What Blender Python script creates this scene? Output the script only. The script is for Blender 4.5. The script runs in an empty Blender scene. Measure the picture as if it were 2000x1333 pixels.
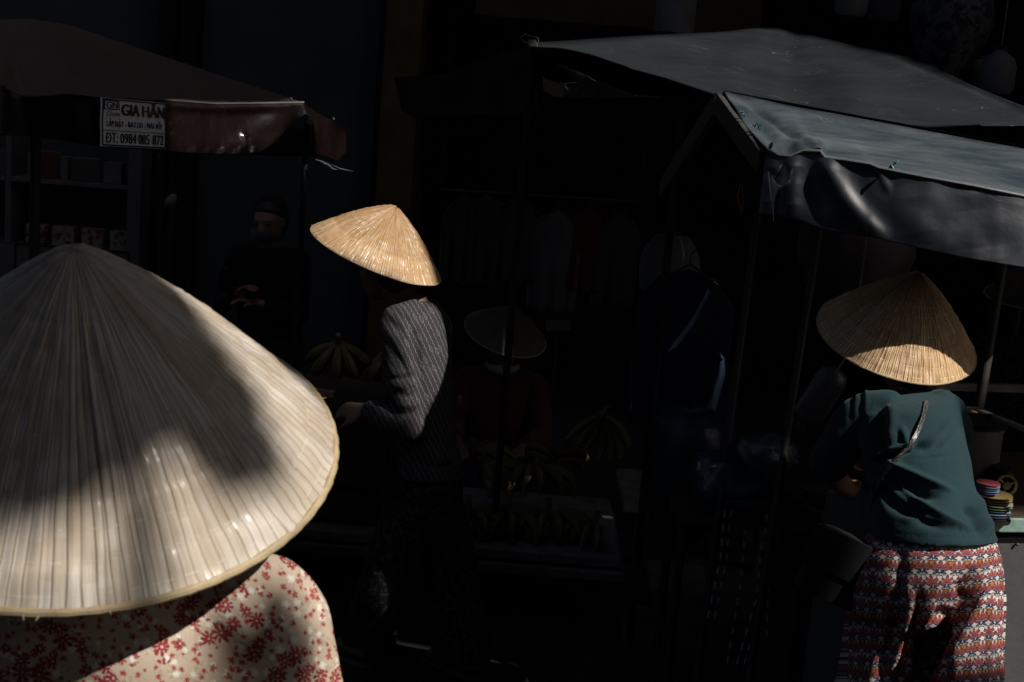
import bpy, bmesh, math, random
import numpy as np
from mathutils import Vector, Matrix, noise
from mathutils.bvhtree import BVHTree
from mathutils.geometry import tessellate_polygon
random.seed(7)
PI = math.pi
scene = bpy.context.scene
COL = scene.collection

# ------------------------------------------------------------------ camera
PITCH, ROLL, F = math.radians(11.0), math.radians(4.6), 2778.0
CAM = Vector((0, 0, 2.05))
cf = Vector((0, math.cos(PITCH), -math.sin(PITCH)))
_zp = Vector((0, math.sin(PITCH), math.cos(PITCH)))
_x = Vector((1, 0, 0))
cu = _zp * math.cos(ROLL) - _x * math.sin(ROLL)
cr = _x * math.cos(ROLL) + _zp * math.sin(ROLL)

def U(px, py, d):
    return CAM + (cf + cr * ((px - 1000) / F) - cu * ((py - 666.5) / F)) * d

def PX(p):
    q = p - CAM; d = q.dot(cf)
    return 1000 + F * q.dot(cr) / d, 666.5 - F * q.dot(cu) / d, d

def RAY(px, py):
    return (cf + cr * ((px - 1000) / F) - cu * ((py - 666.5) / F)).normalized()

def G(px, py, z=0.0):
    r = RAY(px, py); t = (z - CAM.z) / r.z
    return CAM + r * t

cam = bpy.data.cameras.new('camera')
cam.sensor_width = 36; cam.lens = 50
cam.clip_start = 0.05; cam.clip_end = 200
cam.dof.use_dof = True; cam.dof.focus_distance = 4.0; cam.dof.aperture_fstop = 20
co = bpy.data.objects.new('camera', cam); COL.objects.link(co)
co.matrix_world = Matrix((
    (cr.x, cu.x, -cf.x, CAM.x), (cr.y, cu.y, -cf.y, CAM.y), (cr.z, cu.z, -cf.z, CAM.z), (0, 0, 0, 1)))
scene.camera = co

# ------------------------------------------------------------------ light
SAZ, SEL = math.radians(58), math.radians(46)
SUN = Vector((math.sin(SAZ) * math.cos(SEL), -math.cos(SAZ) * math.cos(SEL), math.sin(SEL)))
sl = bpy.data.lights.new('sun', 'SUN'); sl.energy = 5.0; sl.angle = math.radians(0.5)
sl.color = (1.0, 0.94, 0.86)
so = bpy.data.objects.new('sun', sl); COL.objects.link(so)
so.rotation_euler = SUN.to_track_quat('Z', 'Y').to_euler(); so.location = (6, -6, 10)
w = bpy.data.worlds.new('World'); scene.world = w; w.use_nodes = True
nt = w.node_tree; sky = nt.nodes.new('ShaderNodeTexSky'); sky.sky_type = 'NISHITA'
sky.sun_disc = False; sky.sun_elevation = SEL; sky.sun_rotation = math.atan2(SUN.x, SUN.y)
bg = nt.nodes['Background']; nt.links.new(sky.outputs[0], bg.inputs[0]); bg.inputs[1].default_value = 0.055
sky.air_density = 0.7; sky.dust_density = 4.0; sky.ozone_density = 0.4
scene.view_settings.view_transform = 'Standard'; scene.view_settings.look = 'None'
scene.view_settings.gamma = 1.0; scene.view_settings.exposure = 0.0

# ------------------------------------------------------------------ shader expressions
class E:
    def __init__(s, m, k): s.m, s.k = m, k
    def _b(s, op, o, rev=False):
        a, b = (o, s) if rev else (s, o)
        return s.m.math(op, a, b)
    def __add__(s, o): return s._b('ADD', o)
    def __radd__(s, o): return s._b('ADD', o, True)
    def __sub__(s, o): return s._b('SUBTRACT', o)
    def __rsub__(s, o): return s._b('SUBTRACT', o, True)
    def __mul__(s, o): return s._b('MULTIPLY', o)
    def __rmul__(s, o): return s._b('MULTIPLY', o, True)
    def __truediv__(s, o): return s._b('DIVIDE', o)
    def __lt__(s, o): return s._b('LESS_THAN', o)
    def __gt__(s, o): return s._b('GREATER_THAN', o)

class Mat:
    def __init__(s, name, rough=0.8, spec=0.3):
        s.mat = bpy.data.materials.new(name); s.mat.use_nodes = True
        s.nt = s.mat.node_tree; s.p = s.nt.nodes['Principled BSDF']
        s.p.inputs['Roughness'].default_value = rough
        s.p.inputs['Specular IOR Level'].default_value = spec
    def put(s, sock, v):
        if isinstance(v, E): s.nt.links.new(v.k, sock)
        elif hasattr(v, 'is_output'): s.nt.links.new(v, sock)
        else: sock.default_value = v
    def math(s, op, a, b=None, c=None):
        n = s.nt.nodes.new('ShaderNodeMath'); n.operation = op
        s.put(n.inputs[0], a)
        if b is not None: s.put(n.inputs[1], b)
        if c is not None: s.put(n.inputs[2], c)
        return E(s, n.outputs[0])
    def fract(s, a): return s.math('FRACT', a)
    def floor(s, a): return s.math('FLOOR', a)
    def abs(s, a): return s.math('ABSOLUTE', a)
    def max(s, a, b): return s.math('MAXIMUM', a, b)
    def min(s, a, b): return s.math('MINIMUM', a, b)
    def cos(s, a): return s.math('COSINE', a)
    def sin(s, a): return s.math('SINE', a)
    def sqrt(s, a): return s.math('SQRT', a)
    def atan2(s, a, b): return s.math('ARCTAN2', a, b)
    def uv(s):
        n = s.nt.nodes.new('ShaderNodeTexCoord'); sp = s.nt.nodes.new('ShaderNodeSeparateXYZ')
        s.nt.links.new(n.outputs['UV'], sp.inputs[0]); return E(s, sp.outputs[0]), E(s, sp.outputs[1])
    def xyz(s):
        n = s.nt.nodes.new('ShaderNodeTexCoord'); sp = s.nt.nodes.new('ShaderNodeSeparateXYZ')
        s.nt.links.new(n.outputs['Object'], sp.inputs[0])
        return E(s, sp.outputs[0]), E(s, sp.outputs[1]), E(s, sp.outputs[2])
    def comb(s, a, b, c=0.0):
        n = s.nt.nodes.new('ShaderNodeCombineXYZ')
        s.put(n.inputs[0], a); s.put(n.inputs[1], b); s.put(n.inputs[2], c); return n.outputs[0]
    def obj(s): return s.nt.nodes.new('ShaderNodeTexCoord').outputs['Object']
    def noise(s, vec, scale=5, detail=3, rough=0.5, dist=0.0, what=0):
        n = s.nt.nodes.new('ShaderNodeTexNoise'); s.nt.links.new(vec, n.inputs['Vector'])
        n.inputs['Scale'].default_value = scale; n.inputs['Detail'].default_value = detail
        n.inputs['Roughness'].default_value = rough; n.inputs['Distortion'].default_value = dist
        return E(s, n.outputs[what])
    def white(s, vec):
        n = s.nt.nodes.new('ShaderNodeTexWhiteNoise'); s.nt.links.new(vec, n.inputs['Vector']); return E(s, n.outputs[0])
    def ramp(s, f, stops, interp='LINEAR'):
        n = s.nt.nodes.new('ShaderNodeValToRGB'); s.put(n.inputs[0], f); cr_ = n.color_ramp
        cr_.interpolation = interp
        while len(cr_.elements) < len(stops): cr_.elements.new(0.5)
        for e, (p, c) in zip(cr_.elements, stops):
            e.position = p; e.color = (c, c, c, 1) if isinstance(c, (int, float)) else (*c, 1)
        return E(s, n.outputs[0])
    def mix(s, f, a, b, mode='MIX'):
        n = s.nt.nodes.new('ShaderNodeMix'); n.data_type = 'RGBA'; n.blend_type = mode
        s.put(n.inputs[0], f)
        for sock, v in ((n.inputs[6], a), (n.inputs[7], b)):
            s.put(sock, v if isinstance(v, E) else ((*v, 1) if len(v) == 3 else v))
        return E(s, n.outputs[2])
    def bump(s, h, strength=0.3, dist=0.01):
        n = s.nt.nodes.new('ShaderNodeBump'); s.put(n.inputs['Height'], h)
        n.inputs['Strength'].default_value = strength; n.inputs['Distance'].default_value = dist
        s.nt.links.new(n.outputs[0], s.p.inputs['Normal'])
    def color(s, v): s.put(s.p.inputs['Base Color'], v if isinstance(v, E) else (*v, 1)); return s
    def rough(s, v): s.put(s.p.inputs['Roughness'], v); return s

def simple(name, col, rough=0.8, spec=0.3, var=0.25, scale=12, bump=0.15, metal=0.0):
    m = Mat(name, rough, spec)
    n = m.noise(m.obj(), scale, 5, 0.6)
    dark = tuple(c * (1 - var) for c in col); lite = tuple(min(1, c * (1 + var)) for c in col)
    m.color(m.mix(m.ramp(n, [(0.3, 0.0), (0.7, 1.0)]), dark, lite))
    m.rough(m.ramp(n, [(0.2, max(0, rough - 0.1)), (0.8, min(1, rough + 0.1))]))
    m.bump(m.noise(m.obj(), scale * 6, 4), bump, 0.004)
    m.p.inputs['Metallic'].default_value = metal
    return m.mat

# ------------------------------------------------------------------ object helpers
def link(name, me, mat=None, parent=None, smooth=True):
    o = bpy.data.objects.new(name, me); COL.objects.link(o)
    if mat and not me.materials: me.materials.append(mat)
    if parent: o.parent = parent
    if smooth:
        for p in me.polygons: p.use_smooth = True
    return o

def tag(o, label, cat, group=None, kind=None):
    if label: o['label'] = label
    if cat: o['category'] = cat
    if group: o['group'] = group
    if kind: o['kind'] = kind
    return o

def thing(name, label, cat, group=None, loc=(0, 0, 0)):
    o = bpy.data.objects.new(name, None); COL.objects.link(o); o.location = loc; o.empty_display_size = 0.1
    return tag(o, label, cat, group)

def setorigin(o, base):          # moves a parentless Empty under finished children, leaving them in place
    base = Vector(base)
    o.location = base
    for c in o.children:
        c.location = c.location - base

def structure(o): o['kind'] = 'structure'; return o

class MB:
    def __init__(s): s.v = []; s.f = []; s.uv = None
    def add(s, vs, fs):
        b = len(s.v); s.v += [tuple(v) for v in vs]; s.f += [tuple(b + i for i in f) for f in fs]; return s
    def box(s, c, size, rot=None, bevel=0.0):
        bm = bmesh.new(); bmesh.ops.create_cube(bm, size=1)
        for v in bm.verts: v.co = Vector((v.co.x * size[0], v.co.y * size[1], v.co.z * size[2]))
        if bevel: bmesh.ops.bevel(bm, geom=bm.edges[:], offset=bevel, segments=2, affect='EDGES', profile=0.6)
        M = rot if rot is not None else Matrix.Identity(3)
        c = Vector(c); bm.verts.index_update()
        s.add([M @ v.co + c for v in bm.verts], [[v.index for v in f.verts] for f in bm.faces]); bm.free(); return s
    def tube(s, pts, r, n=10, caps=True, flat=None):
        pts = [Vector(p) for p in pts]; rs = r if isinstance(r, (list, tuple)) else [r] * len(pts)
        vs = []; up = Vector((0, 0, 1)); prev = None
        for i, p in enumerate(pts):
            a = pts[max(0, i - 1)]; b = pts[min(len(pts) - 1, i + 1)]; t = (b - a).normalized()
            if prev is None:
                x = t.cross(up)
                if x.length < 0.1: x = t.cross(Vector((1, 0, 0)))
                x.normalize()
            else: x = (prev - t * prev.dot(t)).normalized()
            prev = x; y = t.cross(x)
            for k in range(n):
                a_ = 2 * PI * k / n
                vs.append(p + x * (rs[i] * math.cos(a_)) + y * (rs[i] * math.sin(a_) * (flat or 1)))
        fs = []
        for i in range(len(pts) - 1):
            for k in range(n):
                k2 = (k + 1) % n; fs.append((i * n + k, i * n + k2, (i + 1) * n + k2, (i + 1) * n + k))
        if caps: fs += [tuple(range(n - 1, -1, -1)), tuple(range((len(pts) - 1) * n, len(pts) * n))]
        return s.add(vs, fs)
    def lathe(s, prof, c=(0, 0, 0), n=32, M=None):
        c = Vector(c); vs = []; fs = []
        for r, z in prof:
            for k in range(n):
                a = 2 * PI * k / n; p = Vector((r * math.cos(a), r * math.sin(a), z))
                vs.append((M @ p if M else p) + c)
        for i in range(len(prof) - 1):
            for k in range(n):
                k2 = (k + 1) % n; fs.append((i * n + k, i * n + k2, (i + 1) * n + k2, (i + 1) * n + k))
        if prof[0][0] > 1e-5: fs.append(tuple(range(n - 1, -1, -1)))
        if prof[-1][0] > 1e-5: fs.append(tuple(range((len(prof) - 1) * n, len(prof) * n)))
        return s.add(vs, fs)
    def loft(s, rings, n=24):      # rings: (center, half_x vector, half_y vector)
        vs = []; fs = []
        for c, a, b in rings:
            for k in range(n):
                t = 2 * PI * k / n; vs.append(Vector(c) + Vector(a) * math.cos(t) + Vector(b) * math.sin(t))
        for i in range(len(rings) - 1):
            for k in range(n):
                k2 = (k + 1) % n; fs.append((i * n + k, i * n + k2, (i + 1) * n + k2, (i + 1) * n + k))
        fs += [tuple(range(n - 1, -1, -1)), tuple(range((len(rings) - 1) * n, len(rings) * n))]
        return s.add(vs, fs)
    def ball(s, c, r, seg=16):
        r = Vector(r) if hasattr(r, '__len__') else Vector((r, r, r)); c = Vector(c)
        prof = [(math.sin(PI * i / seg), -math.cos(PI * i / seg)) for i in range(seg + 1)]
        b = len(s.v); s.lathe([(max(1e-4, a), z) for a, z in prof], n=seg * 2)
        s.v[b:] = [tuple(Vector((v[0] * r.x, v[1] * r.y, v[2] * r.z)) + c) for v in s.v[b:]]
        return s
    def mesh(s, name, mat=None):
        me = bpy.data.meshes.new(name); me.from_pydata(s.v, [], s.f); me.update()
        if mat: me.materials.append(mat)
        return me
    def build(s, name, mat, parent=None, smooth=False):
        me = s.mesh(name, mat); bm = bmesh.new(); bm.from_mesh(me)
        bmesh.ops.recalc_face_normals(bm, faces=bm.faces[:]); bm.to_mesh(me); bm.free()
        o = link(name, me, None, parent, smooth)
        if smooth:
            try: me.set_sharp_from_angle(angle=math.radians(40))
            except Exception: pass
        return o

def evalmesh(o):
    dg = bpy.context.evaluated_depsgraph_get(); dg.update()
    me = bpy.data.meshes.new_from_object(o.evaluated_get(dg)); return me

def fuse(mb, name, voxel=0.01, smooth_it=4, displace=None, mat=None, parent=None):
    """one continuous surface out of overlapping closed shapes"""
    me = mb.mesh(name); tmp = bpy.data.objects.new('tmp', me); COL.objects.link(tmp)
    bm = bmesh.new(); bm.from_mesh(me); bmesh.ops.recalc_face_normals(bm, faces=bm.faces[:]); bm.to_mesh(me); bm.free()
    r = tmp.modifiers.new('r', 'REMESH'); r.mode = 'VOXEL'; r.voxel_size = voxel
    if smooth_it:
        s = tmp.modifiers.new('s', 'SMOOTH'); s.iterations = smooth_it; s.factor = 0.5
    out = evalmesh(tmp); bpy.data.objects.remove(tmp)
    out.name = name
    if displace:
        n = len(out.vertices); nor = [v.normal.copy() for v in out.vertices]
        for v, k in zip(out.vertices, nor):
            d = displace(v.co, k)
            if d: v.co = v.co + k * d
        out.update()
    out.materials.clear()
    if mat: out.materials.append(mat)
    return link(name, out, None, parent)

def seg_dist(p, a, b):
    abx, aby = b[0] - a[0], b[1] - a[1]; L = abx * abx + aby * aby
    t = 0 if L == 0 else max(0, min(1, ((p[0] - a[0]) * abx + (p[1] - a[1]) * aby) / L))
    return math.hypot(p[0] - a[0] - t * abx, p[1] - a[1] - t * aby), t

def folds(lines, noise_amp=0.0, noise_scale=8, only_front=True):
    """lines: (polyline px, width px, amplitude m). displacement along the surface normal"""
    def f(co, n):
        x, y, d = PX(co); out = 0.0
        front = 1.0
        if only_front:
            q = (co - CAM).normalized(); front = max(0.0, min(1.0, (-q.dot(n) + 0.25) * 2))
        for pts, wd, amp in lines:
            best = 1e9; bt = 0
            m = len(pts) - 1
            for i in range(m):
                dd, t = seg_dist((x, y), pts[i], pts[i + 1])
                if dd < best: best = dd; bt = (i + t) / m
            if best < wd * 3:
                tp = min(1, 4 * bt + 0.15) * min(1, 4 * (1 - bt) + 0.15)
                out += amp * math.exp(-(best / wd) ** 2) * tp * front
        if noise_amp:
            out += noise_amp * noise.noise(co * noise_scale)
        return out
    return f

def setuv(o, fn):
    me = o.data
    if not me.uv_layers: me.uv_layers.new(name='UVMap')
    uvl = me.uv_layers.active.data; vs = me.vertices
    cache = {}
    for l in me.loops:
        i = l.vertex_index
        if i not in cache: cache[i] = fn(vs[i].co)
        uvl[l.index].uv = cache[i]

def bvh(o):
    me = o.data; mw = o.matrix_world
    return BVHTree.FromPolygons([v.co.copy() for v in me.vertices], [tuple(p.vertices) for p in me.polygons])

# ------------------------------------------------------------------ materials
def straw(name, base, n_leaf, gloss=0.0, rings=15, edge=0.8, con=0.55, stitch=0.8):
    m = Mat(name, 0.62, 0.35); u, v = m.uv()
    jit = m.noise(m.comb(u * 40.0, v * 3.0), 1.0, 2) * 0.9
    lu = u * float(n_leaf) + jit
    cell = m.white(m.comb(m.floor(lu), m.floor(v * 5.0 + m.white(m.comb(m.floor(lu), 3.0)) * 5.0)))
    streak = m.noise(m.comb(u * float(n_leaf) * 3.5, v * 7.0), 1.0, 4, 0.65)
    big = m.noise(m.comb(m.cos(u * 2 * PI) * 1.6 + v, m.sin(u * 2 * PI) * 1.6 + v * 2.0), 1.6, 3)
    fr = m.abs(m.fract(lu) - 0.5) * 2.0
    gap = m.ramp(fr, [(0.72, 0.0), (0.97, 1.0)])
    r, g, b = base
    c0 = m.mix(cell, (r * (1 - .45 * con), g * (1 - .52 * con), b * (1 - .60 * con)), (min(1, r * 1.12), min(1, g * 1.14), min(1, b * 1.2)))
    c1 = m.mix(m.ramp(streak, [(0.36, 0.0), (0.66, 1.0)]), (r * 0.55, g * 0.46, b * 0.36), c0)
    c1b = m.mix(con, c0, c1)
    c2 = m.mix(m.ramp(big, [(0.44, 0.0), (0.58, 0.30 + 0.5 * con)]), c1b, (r * 0.62, g * 0.50, b * 0.36))
    bandv = m.ramp(v + (m.noise(m.comb(u * 30.0, 1.0), 1.0, 2) - 0.5) * 0.05, [(0.735, 0.0), (0.755, 0.30 * con), (1.0, 0.12)])
    c2 = m.mix(bandv, c2, (min(1, r * 1.2), min(1, g * 1.22), min(1, b * 1.25)))
    c3 = m.mix(m.math('MULTIPLY', gap, edge * 0.55), c2, (r * 0.30, g * 0.22, b * 0.14))
    # stitched rings
    rv = m.fract(v * float(rings)); ring = m.math('LESS_THAN', m.abs(rv - 0.5), 0.035)
    st = m.math('MULTIPLY', ring, m.ramp(m.noise(m.comb(u * n_leaf * 1.1, v * 20.0), 1.0, 2), [(0.5, 0.0), (0.62, stitch)]))
    c4 = m.mix(st, c3, (min(1, r * 1.25), min(1, g * 1.3), min(1, b * 1.35)))
    m.color(c4)
    h = streak * 0.5 + gap * -0.6 + ring * 0.5 + cell * 0.4
    m.bump(h, 0.55, 0.0018)
    m.rough(m.ramp(big, [(0.3, 0.42), (0.7, 0.7)]))
    if gloss:
        m.p.inputs['Coat Weight'].default_value = gloss; m.p.inputs['Coat Roughness'].default_value = 0.22
    return m.mat

M_straw_fg = straw('straw_pale', (0.56, 0.505, 0.43), 120, 0.26, 13, 0.85, 0.30, 0.30)
M_straw_mid = straw('straw_gold', (0.66, 0.47, 0.28), 150, 0.28, 16, 1.3, 0.9, 0.5)
M_straw_rt = straw('straw_tan', (0.80, 0.59, 0.37), 135, 0.0, 12, 1.7, 0.8, 0.9)
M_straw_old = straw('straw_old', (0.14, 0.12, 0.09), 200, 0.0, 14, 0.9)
M_rim = simple('rattan_rim', (0.42, 0.33, 0.20), 0.6, 0.3, 0.15, 60)
M_under = simple('straw_underside', (0.35, 0.27, 0.17), 0.85, 0.2, 0.2, 30)

def skin_mat(name, col):
    m = Mat(name, 0.5, 0.4); n = m.noise(m.obj(), 18, 4)
    m.color(m.mix(n, tuple(c * 0.85 for c in col), tuple(c * 1.12 for c in col)))
    m.p.inputs['Subsurface Weight'].default_value = 0.08
    m.bump(m.noise(m.obj(), 180, 3), 0.12, 0.002); return m.mat
M_skin = skin_mat('skin', (0.30, 0.17, 0.11))
M_skin_d = skin_mat('skin_tanned', (0.20, 0.115, 0.075))
def hair_mat():
    m = Mat('black_hair', 0.45, 0.4); x, y, z = m.xyz()
    n = m.noise(m.comb(x * 90.0, y * 90.0, z * 8.0), 1, 3)
    m.color(m.mix(n, (0.006, 0.005, 0.005), (0.025, 0.02, 0.018))); m.bump(n, 0.5, 0.003); return m.mat
M_hair = hair_mat()

def cloth(name, col, rough=0.9, weave=900, var=0.12, spec=0.15):
    m = Mat(name, rough, spec); n = m.noise(m.obj(), 9, 4); k = m.noise(m.obj(), weave, 2)
    m.color(m.mix(m.ramp(n, [(0.3, 0.0), (0.7, 1.0)]), tuple(c * (1 - var) for c in col), tuple(c * (1 + var) for c in col)))
    m.bump(k * 0.25 + m.noise(m.obj(), 26, 3, 0.55, 1.4) * 1.0, 0.45, 0.006)
    m.p.inputs['Sheen Weight'].default_value = 0.12
    return m.mat
M_teal = cloth('teal_cotton', (0.011, 0.034, 0.041), 0.8, 700, 0.15)
M_black = cloth('black_cotton', (0.010, 0.010, 0.012))
M_navy = cloth('navy_cloth', (0.015, 0.020, 0.045))
M_grey = cloth('grey_cloth', (0.05, 0.048, 0.05))
M_wine = cloth('wine_cloth', (0.07, 0.018, 0.02))
M_white_cloth = cloth('white_cloth', (0.045, 0.045, 0.048))
M_bag = cloth('matt_black_bag', (0.007, 0.007, 0.008))

def floral():
    m = Mat('red_floral_blouse', 0.85, 0.15); u, v = m.uv()
    u = u + (m.noise(m.comb(u, v), 170, 2) - 0.5) * 0.0045; v = v + (m.noise(m.comb(u, v, 4.0), 170, 2) - 0.5) * 0.0045
    base = m.mix(m.noise(m.comb(u, v), 14, 3), (0.44, 0.35, 0.26), (0.52, 0.43, 0.34))
    wob = m.noise(m.comb(u, v), 120, 2)
    def flowers(col, scale, rad, npet, seed, core, keep, inner=0.30, wobk=0.35):
        n = m.nt.nodes.new('ShaderNodeTexVoronoi'); n.voronoi_dimensions = '2D'
        n.inputs['Scale'].default_value = scale; n.inputs['Randomness'].default_value = 0.9
        vec = m.comb(u + seed, v + seed * 0.7); m.nt.links.new(vec, n.inputs['Vector'])
        sp = m.nt.nodes.new('ShaderNodeSeparateXYZ'); m.nt.links.new(n.outputs['Position'], sp.inputs[0])
        sc = m.nt.nodes.new('ShaderNodeSeparateColor'); m.nt.links.new(n.outputs['Color'], sc.inputs[0])
        dx = (u + seed) - E(m, sp.outputs[0]); dy = (v + seed * 0.7) - E(m, sp.outputs[1])
        r = m.sqrt(dx * dx + dy * dy) * float(scale)
        th = m.atan2(dy, dx) + E(m, sc.outputs[0]) * 6.28
        pet = m.abs(m.cos(th * (npet / 2.0)))
        rr = (rad * (0.45 + 0.55 * pet)) * (0.55 + 0.6 * E(m, sc.outputs[1])) * (1.0 - wobk * 0.5 + wob * wobk)
        on = (r < rr) * (E(m, sc.outputs[2]) < keep)
        slit = m.math('GREATER_THAN', pet, inner)
        on = on * m.max(slit, r < rad * 0.35)
        return on, (r < rad * 0.13) * (E(m, sc.outputs[2]) < keep)
    # sprigs
    sp_ = m.noise(m.comb(u * 1.0, v * 1.0), 130, 2, 0.5, 1.2)
    sprig = m.math('MULTIPLY', m.math('LESS_THAN', m.abs(sp_ - 0.5), 0.012), m.noise(m.comb(u + 3, v), 55, 1) > 0.55)
    c = m.mix(m.math('MULTIPLY', sprig, 0.8), base, (0.16, 0.13, 0.09))
    w_on, w_c = flowers(None, 95, 0.40, 6, 5.3, None, 0.45, 0.2, 0.6)
    c = m.mix(m.math('MULTIPLY', w_on, 0.8), c, (0.72, 0.69, 0.64))
    s_on, s_c = flowers(None, 135, 0.42, 5, 9.1, None, 0.55, 0.35, 0.6)
    c = m.mix(s_on, c, (0.30, 0.035, 0.04))
    l_on, l_c = flowers(None, 68, 0.56, 8, 1.7, None, 0.80, 0.40, 0.6)
    clump = m.math('GREATER_THAN', m.noise(m.comb(u + 7, v + 2), 16, 1), 0.49)
    l_on = l_on * clump
    c = m.mix(l_on, c, m.mix(m.noise(m.comb(u, v), 90, 2), (0.17, 0.018, 0.024), (0.28, 0.04, 0.04)))
    c = m.mix(l_c * clump, c, (0.6, 0.4, 0.35))
    m.color(c); m.bump(m.noise(m.comb(u, v), 700, 2) * 0.15 + m.noise(m.comb(u, v), 18, 3, 0.5, 1.5), 0.4, 0.008); return m.mat
M_floral = floral()

def lotus():
    m = Mat('lotus_print', 0.75, 0.25); U_, V_ = m.uv()
    S = 30.0
    wobx = (m.noise(m.comb(U_, V_), 60, 1) - 0.5) * 0.16 + (m.noise(m.comb(U_, V_), 7, 2) - 0.5) * 1.6
    V_ = V_ + (m.noise(m.comb(U_, V_, 3.0), 8, 2) - 0.5) * 0.045
    u = U_ * S + wobx; v = V_ * (S * 1.02)
    row = m.floor(v); odd = m.fract(row * 0.5) * 2.0           # 0 / 1
    fx = m.fract(u + odd * 0.5) - 0.5; fy = m.fract(v) - 0.5
    white = (0.52, 0.47, 0.44); orange = (0.34, 0.12, 0.035); red = (0.20, 0.032, 0.04); pink = (0.29, 0.07, 0.075)
    navy = (0.012, 0.022, 0.05); black = (0.012, 0.010, 0.012)
    gx0 = m.fract(u + odd * 0.5 + 0.5) - 0.5
    c = m.mix(m.math('GREATER_THAN', odd, 0.5) * m.math('LESS_THAN', m.abs(gx0), 0.30) * m.math('GREATER_THAN', fy, -0.05), white, orange)
    c = m.mix(m.math('LESS_THAN', m.abs(m.abs(fy) - 0.5), 0.022), c, black)
    # scalloped outline motif between flowers
    gx = m.fract(u + odd * 0.5 + 0.5) - 0.5
    rs = m.sqrt(gx * gx + (fy - 0.30) * (fy - 0.30)); 
    c = m.mix(m.math('LESS_THAN', m.abs(rs - 0.20), 0.022), c, black)
    # navy leaves
    ax_ = m.abs(fx)
    def ell(x, y, cx, cy, a, b, ang):
        ca, sa = math.cos(ang), math.sin(ang)
        X = (x - cx) * ca + (y - cy) * sa; Y = (y - cy) * ca - (x - cx) * sa
        return (X * X) * (1 / (a * a)) + (Y * Y) * (1 / (b * b))
    for cx, cy, a, b, ang in ((0.25, -0.19, 0.22, 0.085, 0.25), (0.20, -0.37, 0.20, 0.075, -0.30), (0.46, 0.02, 0.055, 0.12, 0.0)):
        e = ell(ax_, fy, cx, cy, a, b, ang)
        c = m.mix(m.math('LESS_THAN', e, 1.0), c, navy)
        c = m.mix(m.math('LESS_THAN', e, 0.10), c, (0.12, 0.15, 0.2))
    stem = ell(ax_, fy, 0.0, -0.40, 0.045, 0.07, 0)
    c = m.mix(m.math('LESS_THAN', stem, 1.0), c, navy)
    # lotus petals
    cy = -0.08
    dy = fy - cy; r = m.sqrt(fx * fx + dy * dy * 0.9); th = m.atan2(fx, dy)
    pet = m.abs(m.cos(th * 4.0))
    R = 0.19 + 0.30 * m.math('POWER', pet, 0.7)
    up = m.math('LESS_THAN', m.abs(th), 1.95)
    c = m.mix((r < R + 0.035) * up, c, black)
    c = m.mix((r < R) * up, c, red)
    c = m.mix((r < R * 0.80) * up * m.math('GREATER_THAN', pet, 0.72), c, pink)
    c = m.mix(m.math('LESS_THAN', pet, 0.16) * (r < R) * up, c, black)
    core = ell(ax_, fy, 0.0, -0.12, 0.10, 0.09, 0)
    c = m.mix(m.math('LESS_THAN', core, 1.0), c, navy)
    c = m.mix(m.math('LESS_THAN', m.abs(ell(ax_, fy, 0.0, -0.14, 0.055, 0.045, 0) - 0.8), 0.25), c, (0.5, 0.5, 0.52))
    m.color(c); m.bump(m.noise(m.comb(U_, V_), 900, 2), 0.12, 0.001); return m.mat
M_lotus = lotus()

def stripes():
    m = Mat('striped_shirt', 0.85, 0.2); u, v = m.uv()
    N = 62.0
    wig = m.sin(v * 420.0) * 0.0011 + (m.noise(m.comb(u * 1.0, v * 1.0), 260, 2) - 0.5) * 0.0045
    x = (u + wig) * N; k = m.floor(x); f = m.abs(m.fract(x) - 0.5)
    per = m.fract(v * 9.0 + m.white(m.comb(k, 2.0)))
    dm = m.math('LESS_THAN', per, 0.24)
    wid = m.abs(m.sin(per * (PI / 0.24))) * 0.30
    dia = dm * m.math('LESS_THAN', m.abs(f - wid), 0.05) + dm * m.math('LESS_THAN', f, 0.04)
    line = m.math('LESS_THAN', f, 0.065) * (1.0 - dm)
    brk = m.noise(m.comb(u, v), 300, 2) > 0.40
    on = m.min(1.0, dia + line) * brk
    base = m.mix(m.noise(m.comb(u, v), 25, 3), (0.030, 0.027, 0.030), (0.045, 0.040, 0.045))
    m.color(m.mix(m.math('MULTIPLY', on, 0.75), base, (0.20, 0.195, 0.20)))
    m.bump(m.noise(m.comb(u, v), 900, 2) * 0.2 + m.noise(m.comb(u, v), 24, 3, 0.55, 1.5), 0.5, 0.006); return m.mat
M_stripe = stripes()

def speckle(name, a, b, scale, thr=0.55):
    m = Mat(name, 0.85, 0.15); n = m.noise(m.obj(), scale, 3, 0.6)
    m.color(m.mix(m.ramp(n, [(thr - 0.03, 0.0), (thr + 0.03, 1.0)]), a, b)); return m.mat
M_speck = speckle('speckled_trousers', (0.012, 0.011, 0.012), (0.055, 0.048, 0.048), 75)
def zebra():
    m = Mat('zebra_print', 0.8, 0.2); n = m.noise(m.obj(), 9, 1, 0.4, 1.5)
    s_ = m.sin(n * 90.0); m.color(m.mix(m.ramp(s_, [(0.45, 0.0), (0.55, 1.0)]), (0.010, 0.010, 0.013), (0.085, 0.085, 0.11))); return m.mat
M_zebra = zebra()

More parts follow.
